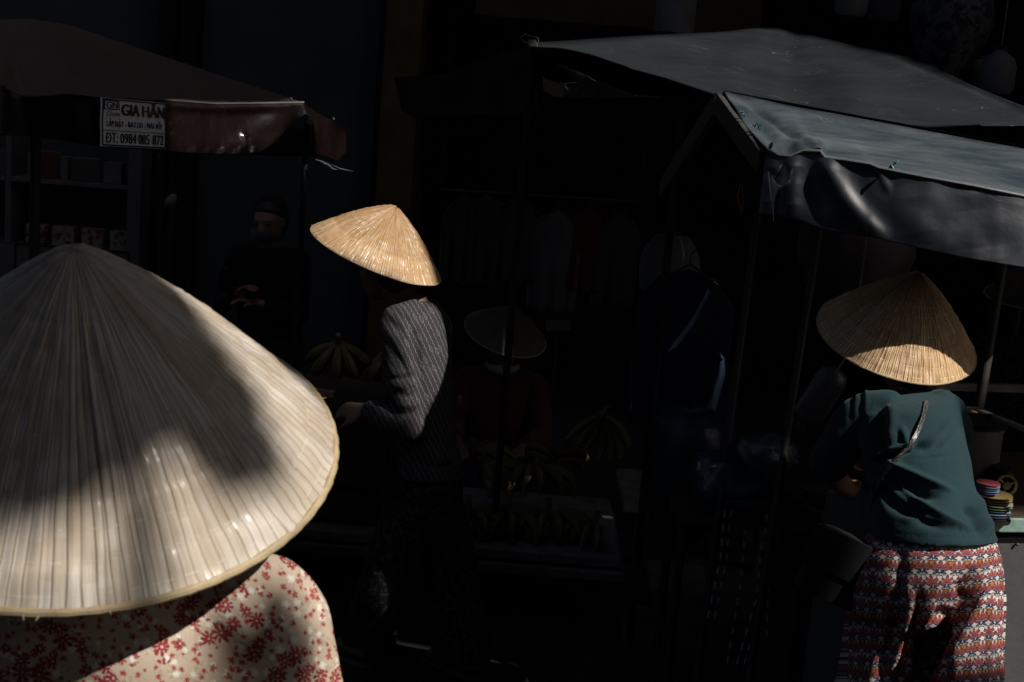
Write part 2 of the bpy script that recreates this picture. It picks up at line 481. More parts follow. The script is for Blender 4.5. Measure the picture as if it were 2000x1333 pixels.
def tarp(name, base, dust, dust_amt, rough=0.38, spec=0.5, scr=0.5):
    m = Mat(name, rough, spec); o = m.obj(); x, y, z = m.xyz()
    n1 = m.noise(m.comb(x * 2.0, y * 6.0, z * 6.0), 1.3, 5, 0.6, 0.4)
    n2 = m.noise(o, 45, 5, 0.7)
    n3 = m.noise(m.comb(x * 1.2, y * 9.0, z * 9.0), 5.0, 5, 0.7)
    mot = m.math('MULTIPLY', m.ramp(n1, [(0.35, 0.1), (0.7, 1.0)]), m.ramp(n3, [(0.3, 0.35), (0.75, 1.0)]))
    c = m.mix(m.math('MULTIPLY', mot, dust_amt), base, dust)
    c = m.mix(m.ramp(n2, [(0.55, 0.0), (0.8, 0.25 * dust_amt)]), c, dust)
    scrn = m.noise(m.comb(x * 1.5 + z * 4.0, y * 3.0, z * 1.0), 3.0, 1, 0.5, 2.5)
    sc = m.math('MULTIPLY', m.math('LESS_THAN', m.abs(scrn - 0.5), 0.0016), m.noise(o, 6, 2) > 0.52)
    c = m.mix(m.math('MULTIPLY', sc, scr), c, (0.35, 0.34, 0.30))
    m.color(c); m.rough(m.ramp(mot, [(0.0, rough), (1.0, min(1, rough + 0.45 * dust_amt + 0.05))]))
    m.bump(m.noise(o, 22, 5, 0.6), 0.25, 0.006); return m.mat
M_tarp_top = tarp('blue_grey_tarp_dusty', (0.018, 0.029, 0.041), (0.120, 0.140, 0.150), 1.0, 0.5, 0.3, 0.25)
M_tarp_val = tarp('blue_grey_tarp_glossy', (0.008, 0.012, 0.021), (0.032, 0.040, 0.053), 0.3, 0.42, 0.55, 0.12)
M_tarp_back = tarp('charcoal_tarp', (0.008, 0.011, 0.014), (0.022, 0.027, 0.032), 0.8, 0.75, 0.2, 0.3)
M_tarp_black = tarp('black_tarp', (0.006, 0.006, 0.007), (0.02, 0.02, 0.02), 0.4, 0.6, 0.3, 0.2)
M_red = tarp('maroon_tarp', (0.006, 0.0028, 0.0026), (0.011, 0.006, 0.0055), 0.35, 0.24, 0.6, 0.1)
M_red_top = tarp('maroon_tarp_shade_tone', (0.075, 0.050, 0.043), (0.10, 0.075, 0.065), 0.6, 0.6, 0.3, 0.1)  # separate copy of the maroon tarp, slope's shade level put into its colour
M_red.node_tree.nodes['Principled BSDF'].inputs['Coat Weight'].default_value = 0.35; M_red.node_tree.nodes['Principled BSDF'].inputs['Coat Roughness'].default_value = 0.12
M_hem_glint = tarp('tarp_hem_glint', (0.10, 0.11, 0.12), (0.17, 0.18, 0.19), 0.5, 0.4, 0.7, 0.0)  # pale colour stands in for the bright sun line along the canopy crest
M_hem_red_glint = tarp('maroon_hem_glint', (0.06, 0.05, 0.05), (0.11, 0.10, 0.10), 0.5, 0.38, 0.8, 0.0)  # glint along the maroon crest, painted as a paler colour
M_tarp_val.node_tree.nodes['Principled BSDF'].inputs['Coat Weight'].default_value = 0.22; M_tarp_val.node_tree.nodes['Principled BSDF'].inputs['Coat Roughness'].default_value = 0.34
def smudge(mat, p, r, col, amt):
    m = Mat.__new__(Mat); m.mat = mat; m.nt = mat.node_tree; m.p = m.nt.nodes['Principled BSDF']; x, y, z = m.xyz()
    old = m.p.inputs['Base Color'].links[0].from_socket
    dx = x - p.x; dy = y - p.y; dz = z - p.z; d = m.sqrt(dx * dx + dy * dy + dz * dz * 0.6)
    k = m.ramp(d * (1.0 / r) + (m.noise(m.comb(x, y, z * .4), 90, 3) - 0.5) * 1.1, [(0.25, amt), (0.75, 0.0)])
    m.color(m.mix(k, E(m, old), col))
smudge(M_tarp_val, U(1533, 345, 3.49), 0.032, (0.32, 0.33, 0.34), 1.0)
smudge(M_tarp_val, U(1690, 445, 3.41), 0.014, (0.22, 0.10, 0.08), .7)
M_ragged = tarp('torn_grey_tarp', (0.05, 0.047, 0.042), (0.10, 0.095, 0.085), 0.6, 0.8, 0.2, 0.3)
M_metal = simple('dull_metal', (0.07, 0.07, 0.078), 0.45, 0.5, 0.3, 25, 0.2, 0.8)
M_pole = simple('grey_pole', (0.035, 0.033, 0.03), 0.6, 0.3, 0.3, 20)
M_darkpole = simple('dark_pole', (0.010, 0.010, 0.011), 0.7, 0.3, 0.3, 20)
M_tie = simple('turquoise_plastic', (0.04, 0.15, 0.18), 0.45, 0.5, 0.3, 60)
M_wire = simple('wire', (0.18, 0.17, 0.14), 0.6, 0.3)
M_zinc = Mat('zinc_sheet', 0.6, 0.4)
_n = M_zinc.noise(M_zinc.obj(), 7, 6, 0.65); _n2 = M_zinc.noise(M_zinc.obj(), 60, 4)
M_zinc.color(M_zinc.mix(_n, (0.05, 0.055, 0.055), (0.10, 0.105, 0.105)))
M_zinc.rough(M_zinc.ramp(_n2, [(0.3, 0.45), (0.7, 0.75)])); M_zinc.bump(_n2, 0.2, 0.003); M_zinc = M_zinc.mat
M_mint = simple('mint_painted_edge', (0.22, 0.33, 0.29), 0.55, 0.4, 0.25, 40)
M_wood = simple('dark_wood', (0.05, 0.032, 0.022), 0.7, 0.3, 0.4, 14)
M_board = simple('grey_board', (0.16, 0.15, 0.14), 0.85, 0.2, 0.3, 14)
M_banana = Mat('banana_skin', 0.5, 0.4)
_b = M_banana.noise(M_banana.obj(), 30, 4); M_banana.color(M_banana.ramp(_b, [(0.3, (0.06, 0.055, 0.012)), (0.55, (0.12, 0.09, 0.025)), (0.8, (0.06, 0.035, 0.015))])); M_banana = M_banana.mat
M_plaster = simple('blue_grey_plaster', (0.038, 0.046, 0.052), 0.9, 0.2, 0.25, 3)
M_cream = simple('pale_cabinet_paint', (0.075, 0.07, 0.082), 0.8, 0.2, 0.2, 5)
M_yellow = simple('yellow_plaster', (0.075, 0.055, 0.024), 0.9, 0.2, 0.3, 4)
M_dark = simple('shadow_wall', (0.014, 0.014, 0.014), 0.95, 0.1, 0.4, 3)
M_asph = simple('worn_paving', (0.035, 0.034, 0.033), 0.9, 0.2, 0.4, 5, 0.4)
M_stone = simple('stone_slab', (0.08, 0.078, 0.07), 0.9, 0.2, 0.4, 8, 0.4)
M_blue = simple('blue_polythene', (0.008, 0.02, 0.045), 0.5, 0.5, 0.4, 9, 0.5)
M_lantern = Mat('printed_silk', 0.7, 0.3)
_a = M_lantern.noise(M_lantern.obj(), 22, 5, 0.6, 0.6); M_lantern.color(M_lantern.ramp(_a, [(0.47, (0.02, 0.02, 0.035)), (0.53, (0.09, 0.09, 0.10))])); M_lantern = M_lantern.mat
M_lantern_p = simple('mauve_silk', (0.07, 0.05, 0.06), 0.7, 0.3, 0.4, 10)
M_lantern_w = simple('white_silk', (0.14, 0.14, 0.15), 0.7, 0.3, 0.2, 10)
M_plastic_w = simple('white_plastic', (0.07, 0.07, 0.078), 0.4, 0.5, 0.1, 10)
M_leather = Mat('black_leather_strap', 0.3, 0.6); _l = M_leather.noise(M_leather.obj(), 260, 3)
M_leather.color(M_leather.mix(M_leather.ramp(_l, [(0.45, 0.0), (0.6, 1.0)]), (0.012, 0.012, 0.012), (0.14, 0.14, 0.14))); M_leather.bump(_l, 0.6, 0.002); M_leather = M_leather.mat  # pale flecks put the strap's sheen into its colour
M_paint_r = simple('red_lacquer', (0.20, 0.02, 0.015), 0.4, 0.5)
M_pink = simple('pink_painted_rail', (0.42, 0.17, 0.14), 0.5, 0.4, 0.2, 30)
M_gold = simple('aged_brass', (0.30, 0.22, 0.10), 0.4, 0.5, 0.3, 40, 0.2, 0.6)
M_stoneware = simple('aluminium_pot', (0.14, 0.14, 0.145), 0.5, 0.5, 0.2, 20, 0.2, 0.3)
M_rafter = simple('weathered_rafter', (0.05, 0.048, 0.045), 0.8, 0.3, 0.3, 30)

# ------------------------------------------------------------------ conical hats
def basis(ax, ref=(0, -1, 0)):
    z = Vector(ax).normalized(); x = Vector(ref); x = (x - z * x.dot(z)).normalized(); y = z.cross(x)
    return Matrix((x, y, z)).transposed()

def hat(parent, C, ax, R, H, mat, nA=720, nR=44, leaf=120, amp=0.0012, seed=0, rim_r=0.0032, dent=0.0, label=None, knob=False):
    Mx = basis(ax); C = Vector(C); rnd = random.Random(seed)
    off = [rnd.uniform(-1, 1) for _ in range(leaf + 1)]
    vs = []; uvs = []
    for j in range(nR + 1):
        t = j / nR
        for i in range(nA):
            a = 2 * PI * i / nA; fl = leaf * i / nA
            jig = noise.noise((math.cos(a) * 6, math.sin(a) * 6, t * 2.0)) * 0.8
            k = int((fl + jig)) % leaf; f = (fl + jig) % 1.0
            rr = max(0.0, t) * R
            # straight cone with rounded top and very slight belly
            z = H * (1 - t) - 0.022 * H * math.exp(-(t / 0.05) ** 2) * 1.5 + 0.012 * math.sin(PI * t)
            d = amp * (off[k] * 0.8 + (1 - abs(2 * f - 1)) * 0.9) * min(1, t * 4)
            d += amp * 1.3 * noise.noise((a * leaf * 0.12, t * 9, seed))
            ring = abs((t * 13) % 1.0 - 0.5); d -= amp * 1.2 * math.exp(-(ring / 0.09) ** 2)
            d += dent * noise.noise((math.cos(a) * 1.7 + seed, math.sin(a) * 1.7, t * 1.2))
            d += amp * 3.0 * noise.noise((math.cos(a) * 9, math.sin(a) * 9, t * 14 + seed)) * t
            nx = H / math.hypot(H, R); nz = R / math.hypot(H, R)
            r2 = rr + d * nx
            vs.append((r2 * math.cos(a), r2 * math.sin(a), z + d * nz)); uvs.append((i / nA, t))
    fs = []
    for j in range(nR):
        for i in range(nA):
            i2 = (i + 1) % nA
            if j == 0: fs.append((nA * 1 + i, nA * 1 + i2, 0))
            else: fs.append((j * nA + i, (j + 1) * nA + i, (j + 1) * nA + i2, j * nA + i2))
    fs = [(f if len(f) == 4 else (f[2], f[0], f[1])) for f in fs]
    # under side, a few millimetres inside
    b = len(vs); n2 = 72
    for j in range(9):
        t = 1 - j / 8.0
        for i in range(n2):
            a = 2 * PI * i / n2; r = max(0.0005, t * R - 0.006)
            vs.append((r * math.cos(a), r * math.sin(a), H * (1 - t) - 0.010 if j else 0.0)); uvs.append((i / n2, t))
    for j in range(8):
        for i in range(n2):
            i2 = (i + 1) % n2; fs.append((b + j * n2 + i, b + j * n2 + i2, b + (j + 1) * n2 + i2, b + (j + 1) * n2 + i))
    me = bpy.data.meshes.new('conical_hat'); me.from_pydata(vs, [], fs); me.materials.append(mat); me.materials.append(M_under)
    uvl = me.uv_layers.new(name='UVMap').data
    for p in me.polygons:
        us = [uvs[me.loops[l].vertex_index] for l in p.loop_indices]; wrap = max(u for u, _ in us) - min(u for u, _ in us) > 0.5
        for l, (u, v) in zip(p.loop_indices, us): uvl[l].uv = (u + 1 if wrap and u < 0.5 else u, v)
        if p.vertices[0] >= b: p.material_index = 1
    o = link('conical_hat', me, None, parent)
    o.matrix_local = Matrix.Translation(C) @ Mx.to_4x4()
    if label: o['label'] = label
    rm = MB(); n = 180
    pts = []
    for i in range(n):
        a = 2 * PI * i / n; pts.append((a, R - 0.001 + dent * noise.noise((math.cos(a) * 1.7 + seed, math.sin(a) * 1.7, 1.2))))
    vs = []; fs = []
    for i, (a, r) in enumerate(pts):
        for k in range(8):
            b_ = 2 * PI * k / 8; q = r + rim_r * math.cos(b_) * (1 + 0.12 * math.sin(i * 2.1)); vs.append((q * math.cos(a), q * math.sin(a), rim_r * math.sin(b_)))
    for i in range(n):
        for k in range(8):
            fs.append((i * 8 + k, ((i + 1) % n) * 8 + k, ((i + 1) % n) * 8 + (k + 1) % 8, i * 8 + (k + 1) % 8))
    rm.add(vs, fs); rf = random.Random(seed + 77)
    for k in range(46):
        a = rf.uniform(0, 2 * PI); t = rf.choice([1.0, 1.0, rf.uniform(.3, .98)]); r_ = R * t; z_ = H * (1 - t) + .002; L = rf.uniform(.002, .007)
        p0 = Vector((r_ * math.cos(a), r_ * math.sin(a), z_)); d0 = Vector((math.cos(a) + rf.uniform(-1, 1), math.sin(a) + rf.uniform(-1, 1), rf.uniform(-.1, .6))).normalized()
        if t == 1.0: p0.z = 0.0
        if t == 1.0: rm.tube([p0, p0 + d0 * L * .5, p0 + d0 * L + Vector((0, 0, -.2 * L))], [.0007, .0006, .0003], 5)
    rm.build('rim', M_rim, o, True)
    return o

# ------------------------------------------------------------------ people
def V(*a): return Vector(a)
def lerp(a, b, t): return Vector(a) * (1 - t) + Vector(b) * t

def hand(mb, wrist, direction, palm_n, s=1.0, curl=0.5, left=False):
    """palm and five fingers, as overlapping closed shapes to be fused with the forearm"""
    d = Vector(direction).normalized(); n = Vector(palm_n); n = (n - d * n.dot(d)).normalized(); sd = d.cross(n) * (1 if left else -1)
    wr = Vector(wrist)
    mb.loft([(wr - d * 0.01 * s, sd * 0.024 * s, n * 0.018 * s), (wr + d * 0.03 * s, sd * 0.034 * s, n * 0.015 * s), (wr + d * 0.075 * s, sd * 0.040 * s, n * 0.013 * s), (wr + d * 0.088 * s, sd * 0.036 * s, n * 0.010 * s)], 16)
    lens = [0.068, 0.078, 0.072, 0.056]; offs = [0.029, 0.010, -0.010, -0.028]
    for L, o in zip(lens, offs):
        p = wr + d * 0.080 * s + sd * o * s; pts = [p]; cur = d.copy(); ang = 0
        for seg, fr in ((0.45, 0.5), (0.30, 0.9), (0.25, 0.8)):
            ang = curl * fr; axis = sd
            q = Matrix.Rotation(ang if not left else -ang, 3, axis); c2 = (cur + n * math.tan(min(1.0, curl * fr * 0.9))).normalized() if curl else cur
            cur = c2; p = p + cur * L * seg * s; pts.append(p.copy())
        mb.tube(pts, [0.0088 * s, 0.0082 * s, 0.0076 * s, 0.0062 * s], 8)
    p = wr + d * 0.022 * s + sd * 0.026 * s
    t1 = (d * 0.7 + sd * 0.75 + n * 0.25).normalized(); t2 = (d * 0.95 + sd * 0.25 + n * 0.35).normalized()
    mb.tube([p, p + t1 * 0.034 * s, p + t1 * 0.034 * s + t2 * 0.03 * s, p + t1 * 0.034 * s + t2 * 0.052 * s], [0.013 * s, 0.0105 * s, 0.0095 * s, 0.007 * s], 8)

def head(mb, c, face, up=(0, 0, 1), s=1.0):
    f = Vector(face).normalized(); u = Vector(up); u = (u - f * u.dot(f)).normalized(); r = f.cross(u)
    def P(x, y, z): return Vector(c) + (r * x + f * y + u * z) * s
    mb.loft([(P(0, -0.015, 0.105), r * 0.02 * s, f * 0.02 * s), (P(0, -0.012, 0.095), r * 0.045 * s, f * 0.055 * s), (P(0, -0.01, 0.065), r * 0.068 * s, f * 0.082 * s),
             (P(0, -0.008, 0.025), r * 0.074 * s, f * 0.092 * s), (P(0, -0.002, -0.015), r * 0.072 * s, f * 0.088 * s), (P(0, 0.008, -0.05), r * 0.064 * s, f * 0.076 * s),
             (P(0, 0.022, -0.085), r * 0.050 * s, f * 0.058 * s), (P(0, 0.034, -0.108), r * 0.030 * s, f * 0.038 * s), (P(0, 0.038, -0.116), r * 0.016 * s, f * 0.02 * s)], 28)
    mb.tube([P(0, 0.082, 0.012), P(0, 0.096, -0.012), P(0, 0.104, -0.030)], [0.007 * s, 0.010 * s, 0.014 * s], 10)     # nose
    mb.ball(P(0.012, 0.093, -0.032), 0.009 * s, 8); mb.ball(P(-0.012, 0.093, -0.032), 0.009 * s, 8)
    mb.tube([P(-0.024, 0.080, -0.060), P(0, 0.089, -0.056), P(0.024, 0.080, -0.060)], [0.005 * s, 0.0075 * s, 0.005 * s], 8)   # lips
    mb.tube([P(-0.018, 0.080, -0.068), P(0, 0.087, -0.067), P(0.018, 0.080, -0.068)], [0.005 * s, 0.0075 * s, 0.005 * s], 8)
    mb.tube([P(-0.05, 0.070, 0.020), P(-0.02, 0.086, 0.023), P(0.02, 0.086, 0.023), P(0.05, 0.070, 0.020)], [0.006 * s, 0.008 * s, 0.008 * s, 0.006 * s], 8)  # brow
    for q in (-1, 1):
        mb.loft([(P(q * 0.070, -0.004, 0.024), f * 0.013 * s, r * 0.006 * s), (P(q * 0.077, -0.008, 0.008), f * 0.019 * s, r * 0.006 * s), (P(q * 0.076, -0.006, -0.014), f * 0.015 * s, r * 0.006 * s), (P(q * 0.071, 0.0, -0.032), f * 0.008 * s, r * 0.006 * s)], 10)
    return P

def capsule_chain(mb, pts, rs, n=14, flat=None): mb.tube(pts, rs, n, True, flat); [mb.ball(p, r * 0.98, 8) for p, r in zip(pts, rs)] if flat is None else None

def make_body(parent, J, skin, voxel=0.008, hs=1.0, curl=0.5, name='body', hs_head=1.0):
    """J: joints in world space. One continuous surface: head, neck, trunk, tapering limbs, hands and feet."""
    mb = MB(); P = head(mb, J['head'], J['face'], J.get('up', (0, 0, 1)), hs_head)
    nk = Vector(J['neck'])
    mb.tube([P(0, -0.012, -0.03), lerp(P(0, -0.02, -0.09), nk, 0.6), nk, lerp(nk, J['chest'], 0.25)], [0.052, 0.047, 0.052, 0.06], 16)
    ac = (Vector(J['shR']) - Vector(J['shL'])).normalized()
    spine = (Vector(J['neck']) - Vector(J['pelvis'])).normalized(); fw = spine.cross(ac)
    tw = J.get('tw', 0.145); td = J.get('td', 0.085)
    ring = lambda c, a, b: (c, ac * a, fw * b)
    mb.loft([ring(lerp(nk, J['chest'], 0.05), 0.05, 0.045), ring(lerp(nk, J['chest'], 0.4), tw * 0.85, td * 0.85), ring(J['chest'], tw, td), ring(lerp(J['chest'], J['pelvis'], 0.5), tw * 0.85, td * 0.92), ring(J['pelvis'], tw * 1.08, td * 1.15), (Vector(J['pelvis']) - spine * 0.08, ac * tw * 0.9, fw * td)], 24)
    for q in 'LR':
        sh, el, wr = J['sh' + q], J['el' + q], J['wr' + q]
        capsule_chain(mb, [lerp(nk, sh, 0.55), sh, lerp(sh, el, 0.5), el, lerp(el, wr, 0.35), wr], [0.045 * J.get('ar', 1), 0.048 * J.get('ar', 1), 0.040 * J.get('ar', 1), 0.034, 0.034, 0.022])
        hd = Vector(J.get('hd' + q, Vector(wr) - Vector(el))); pn = J.get('pn' + q, (0, 0, -1))
        hand(mb, wr, hd, pn, hs, curl, q == 'L')
        hp, kn, an = J['hp' + q], J['kn' + q], J['an' + q]
        capsule_chain(mb, [hp, lerp(hp, kn, 0.5), kn, lerp(kn, an, 0.35), an], [0.082 * J.get('lr', 1), 0.068 * J.get('lr', 1), 0.05, 0.050, 0.032])
        tn = Vector(J.get('toe' + q, (0, 1, 0))).normalized(); s_ = tn.cross(Vector((0, 0, 1))); a = Vector(an)
        up = Vector((0, 0, 1))
        mb.loft([(a - tn * 0.055 + up * -0.045, s_ * 0.022, up * 0.018), (a - tn * 0.03 + up * -0.035, s_ * 0.03, up * 0.03), (a + tn * 0.03 - up * 0.03, s_ * 0.033, up * 0.032), (a + tn * 0.10 - up * 0.048, s_ * 0.042, up * 0.018), (a + tn * 0.15 - up * 0.052, s_ * 0.036, up * 0.012), (a + tn * 0.165 - up * 0.054, s_ * 0.02, up * 0.008)], 14)
    o = fuse(mb, name, voxel, 3, None, skin, parent)
    for q in (-1, 1):
        e = MB(); e.ball(P(q * 0.031, 0.0775, 0.004), 0.0115, 10); e.build('eye', M_eye, parent, True)
    return o, P

M_eye = simple('dark_eye', (0.03, 0.02, 0.018), 0.2, 0.6, 0.1)

def make_hair(parent, P, bun=None, back=True, s=1.0):
    mb = MB(); c = P(0, -0.016, 0.02); r = (P(1, 0, 0) - P(0, 0, 0)).normalized(); f = (P(0, 1, 0) - P(0, 0, 0)).normalized(); u = (P(0, 0, 1) - P(0, 0, 0)).normalized()
    mb.loft([(P(0, -0.02, 0.116), r * 0.02, f * 0.02), (P(0, -0.018, 0.105), r * 0.055, f * 0.062), (P(0, -0.016, 0.07), r * 0.079, f * 0.090), (P(0, -0.022, 0.04), r * 0.083, f * 0.088),
             (P(0, -0.040, 0.0), r * 0.080, f * 0.068), (P(0, -0.052, -0.04), r * 0.070, f * 0.050), (P(0, -0.058, -0.075), r * 0.052, f * 0.036), (P(0, -0.06, -0.095), r * 0.03, f * 0.02)], 28)
    if bun: mb.ball(P(*bun), (0.038, 0.034, 0.036), 12)
    return fuse(mb, 'hair', 0.006, 2, lambda c, n: 0.0018 * noise.noise((c.x * 160, c.y * 160, c.z * 22)), M_hair, parent)

def sandals(parent, J):
    for q in 'LR':
        tn = Vector(J.get('toe' + q, (0, 1, 0))).normalized(); a = Vector(J['an' + q]); s_ = tn.cross(Vector((0, 0, 1))); up = Vector((0, 0, 1))
        mb = MB(); z = -0.078
        M = Matrix((s_, tn, up)).transposed()
        mb.loft([(a + up * z - tn * 0.075, s_ * 0.02, up * 0.009), (a + up * z - tn * 0.06, s_ * 0.036, up * 0.010), (a + up * z + tn * 0.02, s_ * 0.036, up * 0.010), (a + up * z + tn * 0.11, s_ * 0.048, up * 0.010), (a + up * z + tn * 0.17, s_ * 0.036, up * 0.010), (a + up * z + tn * 0.185, s_ * 0.014, up * 0.009)], 16)
        o = mb.build('sandal', M_sandal, parent, True)
        st = MB(); st.tube([a + up * (z + .01) + tn * 0.06 - s_ * 0.046, a - up * 0.035 + tn * 0.07 - s_ * 0.03, a - up * 0.022 + tn * 0.075, a - up * 0.035 + tn * 0.07 + s_ * 0.03, a + up * (z + .01) + tn * 0.06 + s_ * 0.046], 0.006, 8, flat=2.0)
        st.build('strap', M_sandal, o, True)
M_sandal = simple('grey_sandal', (0.07, 0.07, 0.072), 0.6, 0.3)

E3 = []
# ---- foreground woman ---------------------------------------------------------------------------
def fg_woman():
    t = thing('person', 'person nearest the camera in a red flowered beige blouse and big pale conical hat', 'person')
    C = V(-0.352, 1.158, 1.707); ax = (0.034, -0.34, 0.94)
    shR = U(500, 1230, 1.20); mid = -0.345
    shL = V(2 * mid - shR.x, shR.y + 0.05, shR.z - 0.005)
    neck = V(mid, 1.16, shR.z + 0.055)
    J = dict(head=V(mid, 1.20, 1.735), face=(0, 1, -0.12), neck=neck, chest=V(mid, 1.17, 1.36), pelvis=V(mid, 1.20, 1.0), shR=shR, shL=shL,
             elR=shR + V(0.050, -0.02, -0.27), wrR=shR + V(0.03, 0.18, -0.42), elL=shL + V(-0.05, 0.0, -0.27), wrL=shL + V(0.0, 0.2, -0.38),
             hpL=V(mid - 0.08, 1.2, 0.96), hpR=V(mid + 0.08, 1.2, 0.96), knL=V(mid - 0.09, 1.24, 0.55), knR=V(mid + 0.09, 1.22, 0.55), anL=V(mid - 0.09, 1.2, 0.205), anR=V(mid + 0.1, 1.16, 0.205))
    b, P = make_body(t, J, M_skin, 0.008)
    make_hair(t, P, (0, -0.10, -0.03))
    mb = MB(); ac = V(1, 0, 0); fw = V(0, 1, 0)
    def ring(z, a, d, dx=0, dy=0, y=1.145): return (V(mid + dx, y + dy, z), ac * a, fw * d)
    mb.loft([ring(neck.z + 0.035, 0.062, 0.06), ring(neck.z + 0.015, 0.085, 0.07), ring(neck.z - 0.02, 0.135, 0.085), ring(neck.z - 0.05, 0.180, 0.112), ring(neck.z - 0.12, 0.190, 0.122), ring(1.36, 0.180, 0.125), ring(1.18, 0.178, 0.130), ring(1.0, 0.200, 0.145), ring(0.90, 0.21, 0.15)], 40)
    for q in 'LR':
        sh, el = J['sh' + q], J['el' + q]; wr = J['wr' + q]
        capsule_chain(mb, [lerp(neck, sh, 0.5), lerp(neck, sh, 0.85), sh, lerp(sh, el, 0.35), lerp(sh, el, 0.7), el, lerp(el, wr, 0.6)], [0.05, 0.058, 0.066, 0.068, 0.066, 0.064, 0.055], 20)
    fl = folds([([(585, 1090), (610, 1180), (622, 1260), (640, 1340)], 16, -0.004), ([(560, 1080), (590, 1170), (600, 1260), (620, 1340)], 18, 0.003),
                ([(470, 1180), (500, 1260), (540, 1340)], 45, 0.006), ([(300, 1300), (420, 1270), (520, 1300)], 40, -0.006)], 0.004, 9)
    sh = fuse(mb, 'blouse', 0.007, 8, fl, M_floral, t)
    setuv(sh, lambda c: (c.x + 0.35 * (c.y - 1.2), c.z + 0.4 * c.y))
    mb = MB()
    mb.loft([ring(1.0, 0.16, 0.12), ring(0.93, 0.19, 0.14), ring(0.85, 0.20, 0.14), ring(0.78, 0.19, 0.13)], 30)
    for q, s_ in (('L', -1), ('R', 1)): mb.loft([(J['hp' + q] + V(0, 0, -0.08), ac * 0.10, fw * 0.12), (J['kn' + q], ac * 0.09, fw * 0.10), (J['an' + q] + V(0, 0, 0.06), ac * 0.10, fw * 0.11)], 24)
    fuse(mb, 'trousers', 0.012, 4, folds([], 0.006, 7), M_floral if False else M_wine, t)
    sandals(t, J)
    hat(t, C, ax, 0.210, 0.195, M_straw_fg, 1440, 60, 120, 0.00075, 3, 0.0036)
    setorigin(t, (mid, 1.2, 0.12)); return t
fg = fg_woman()

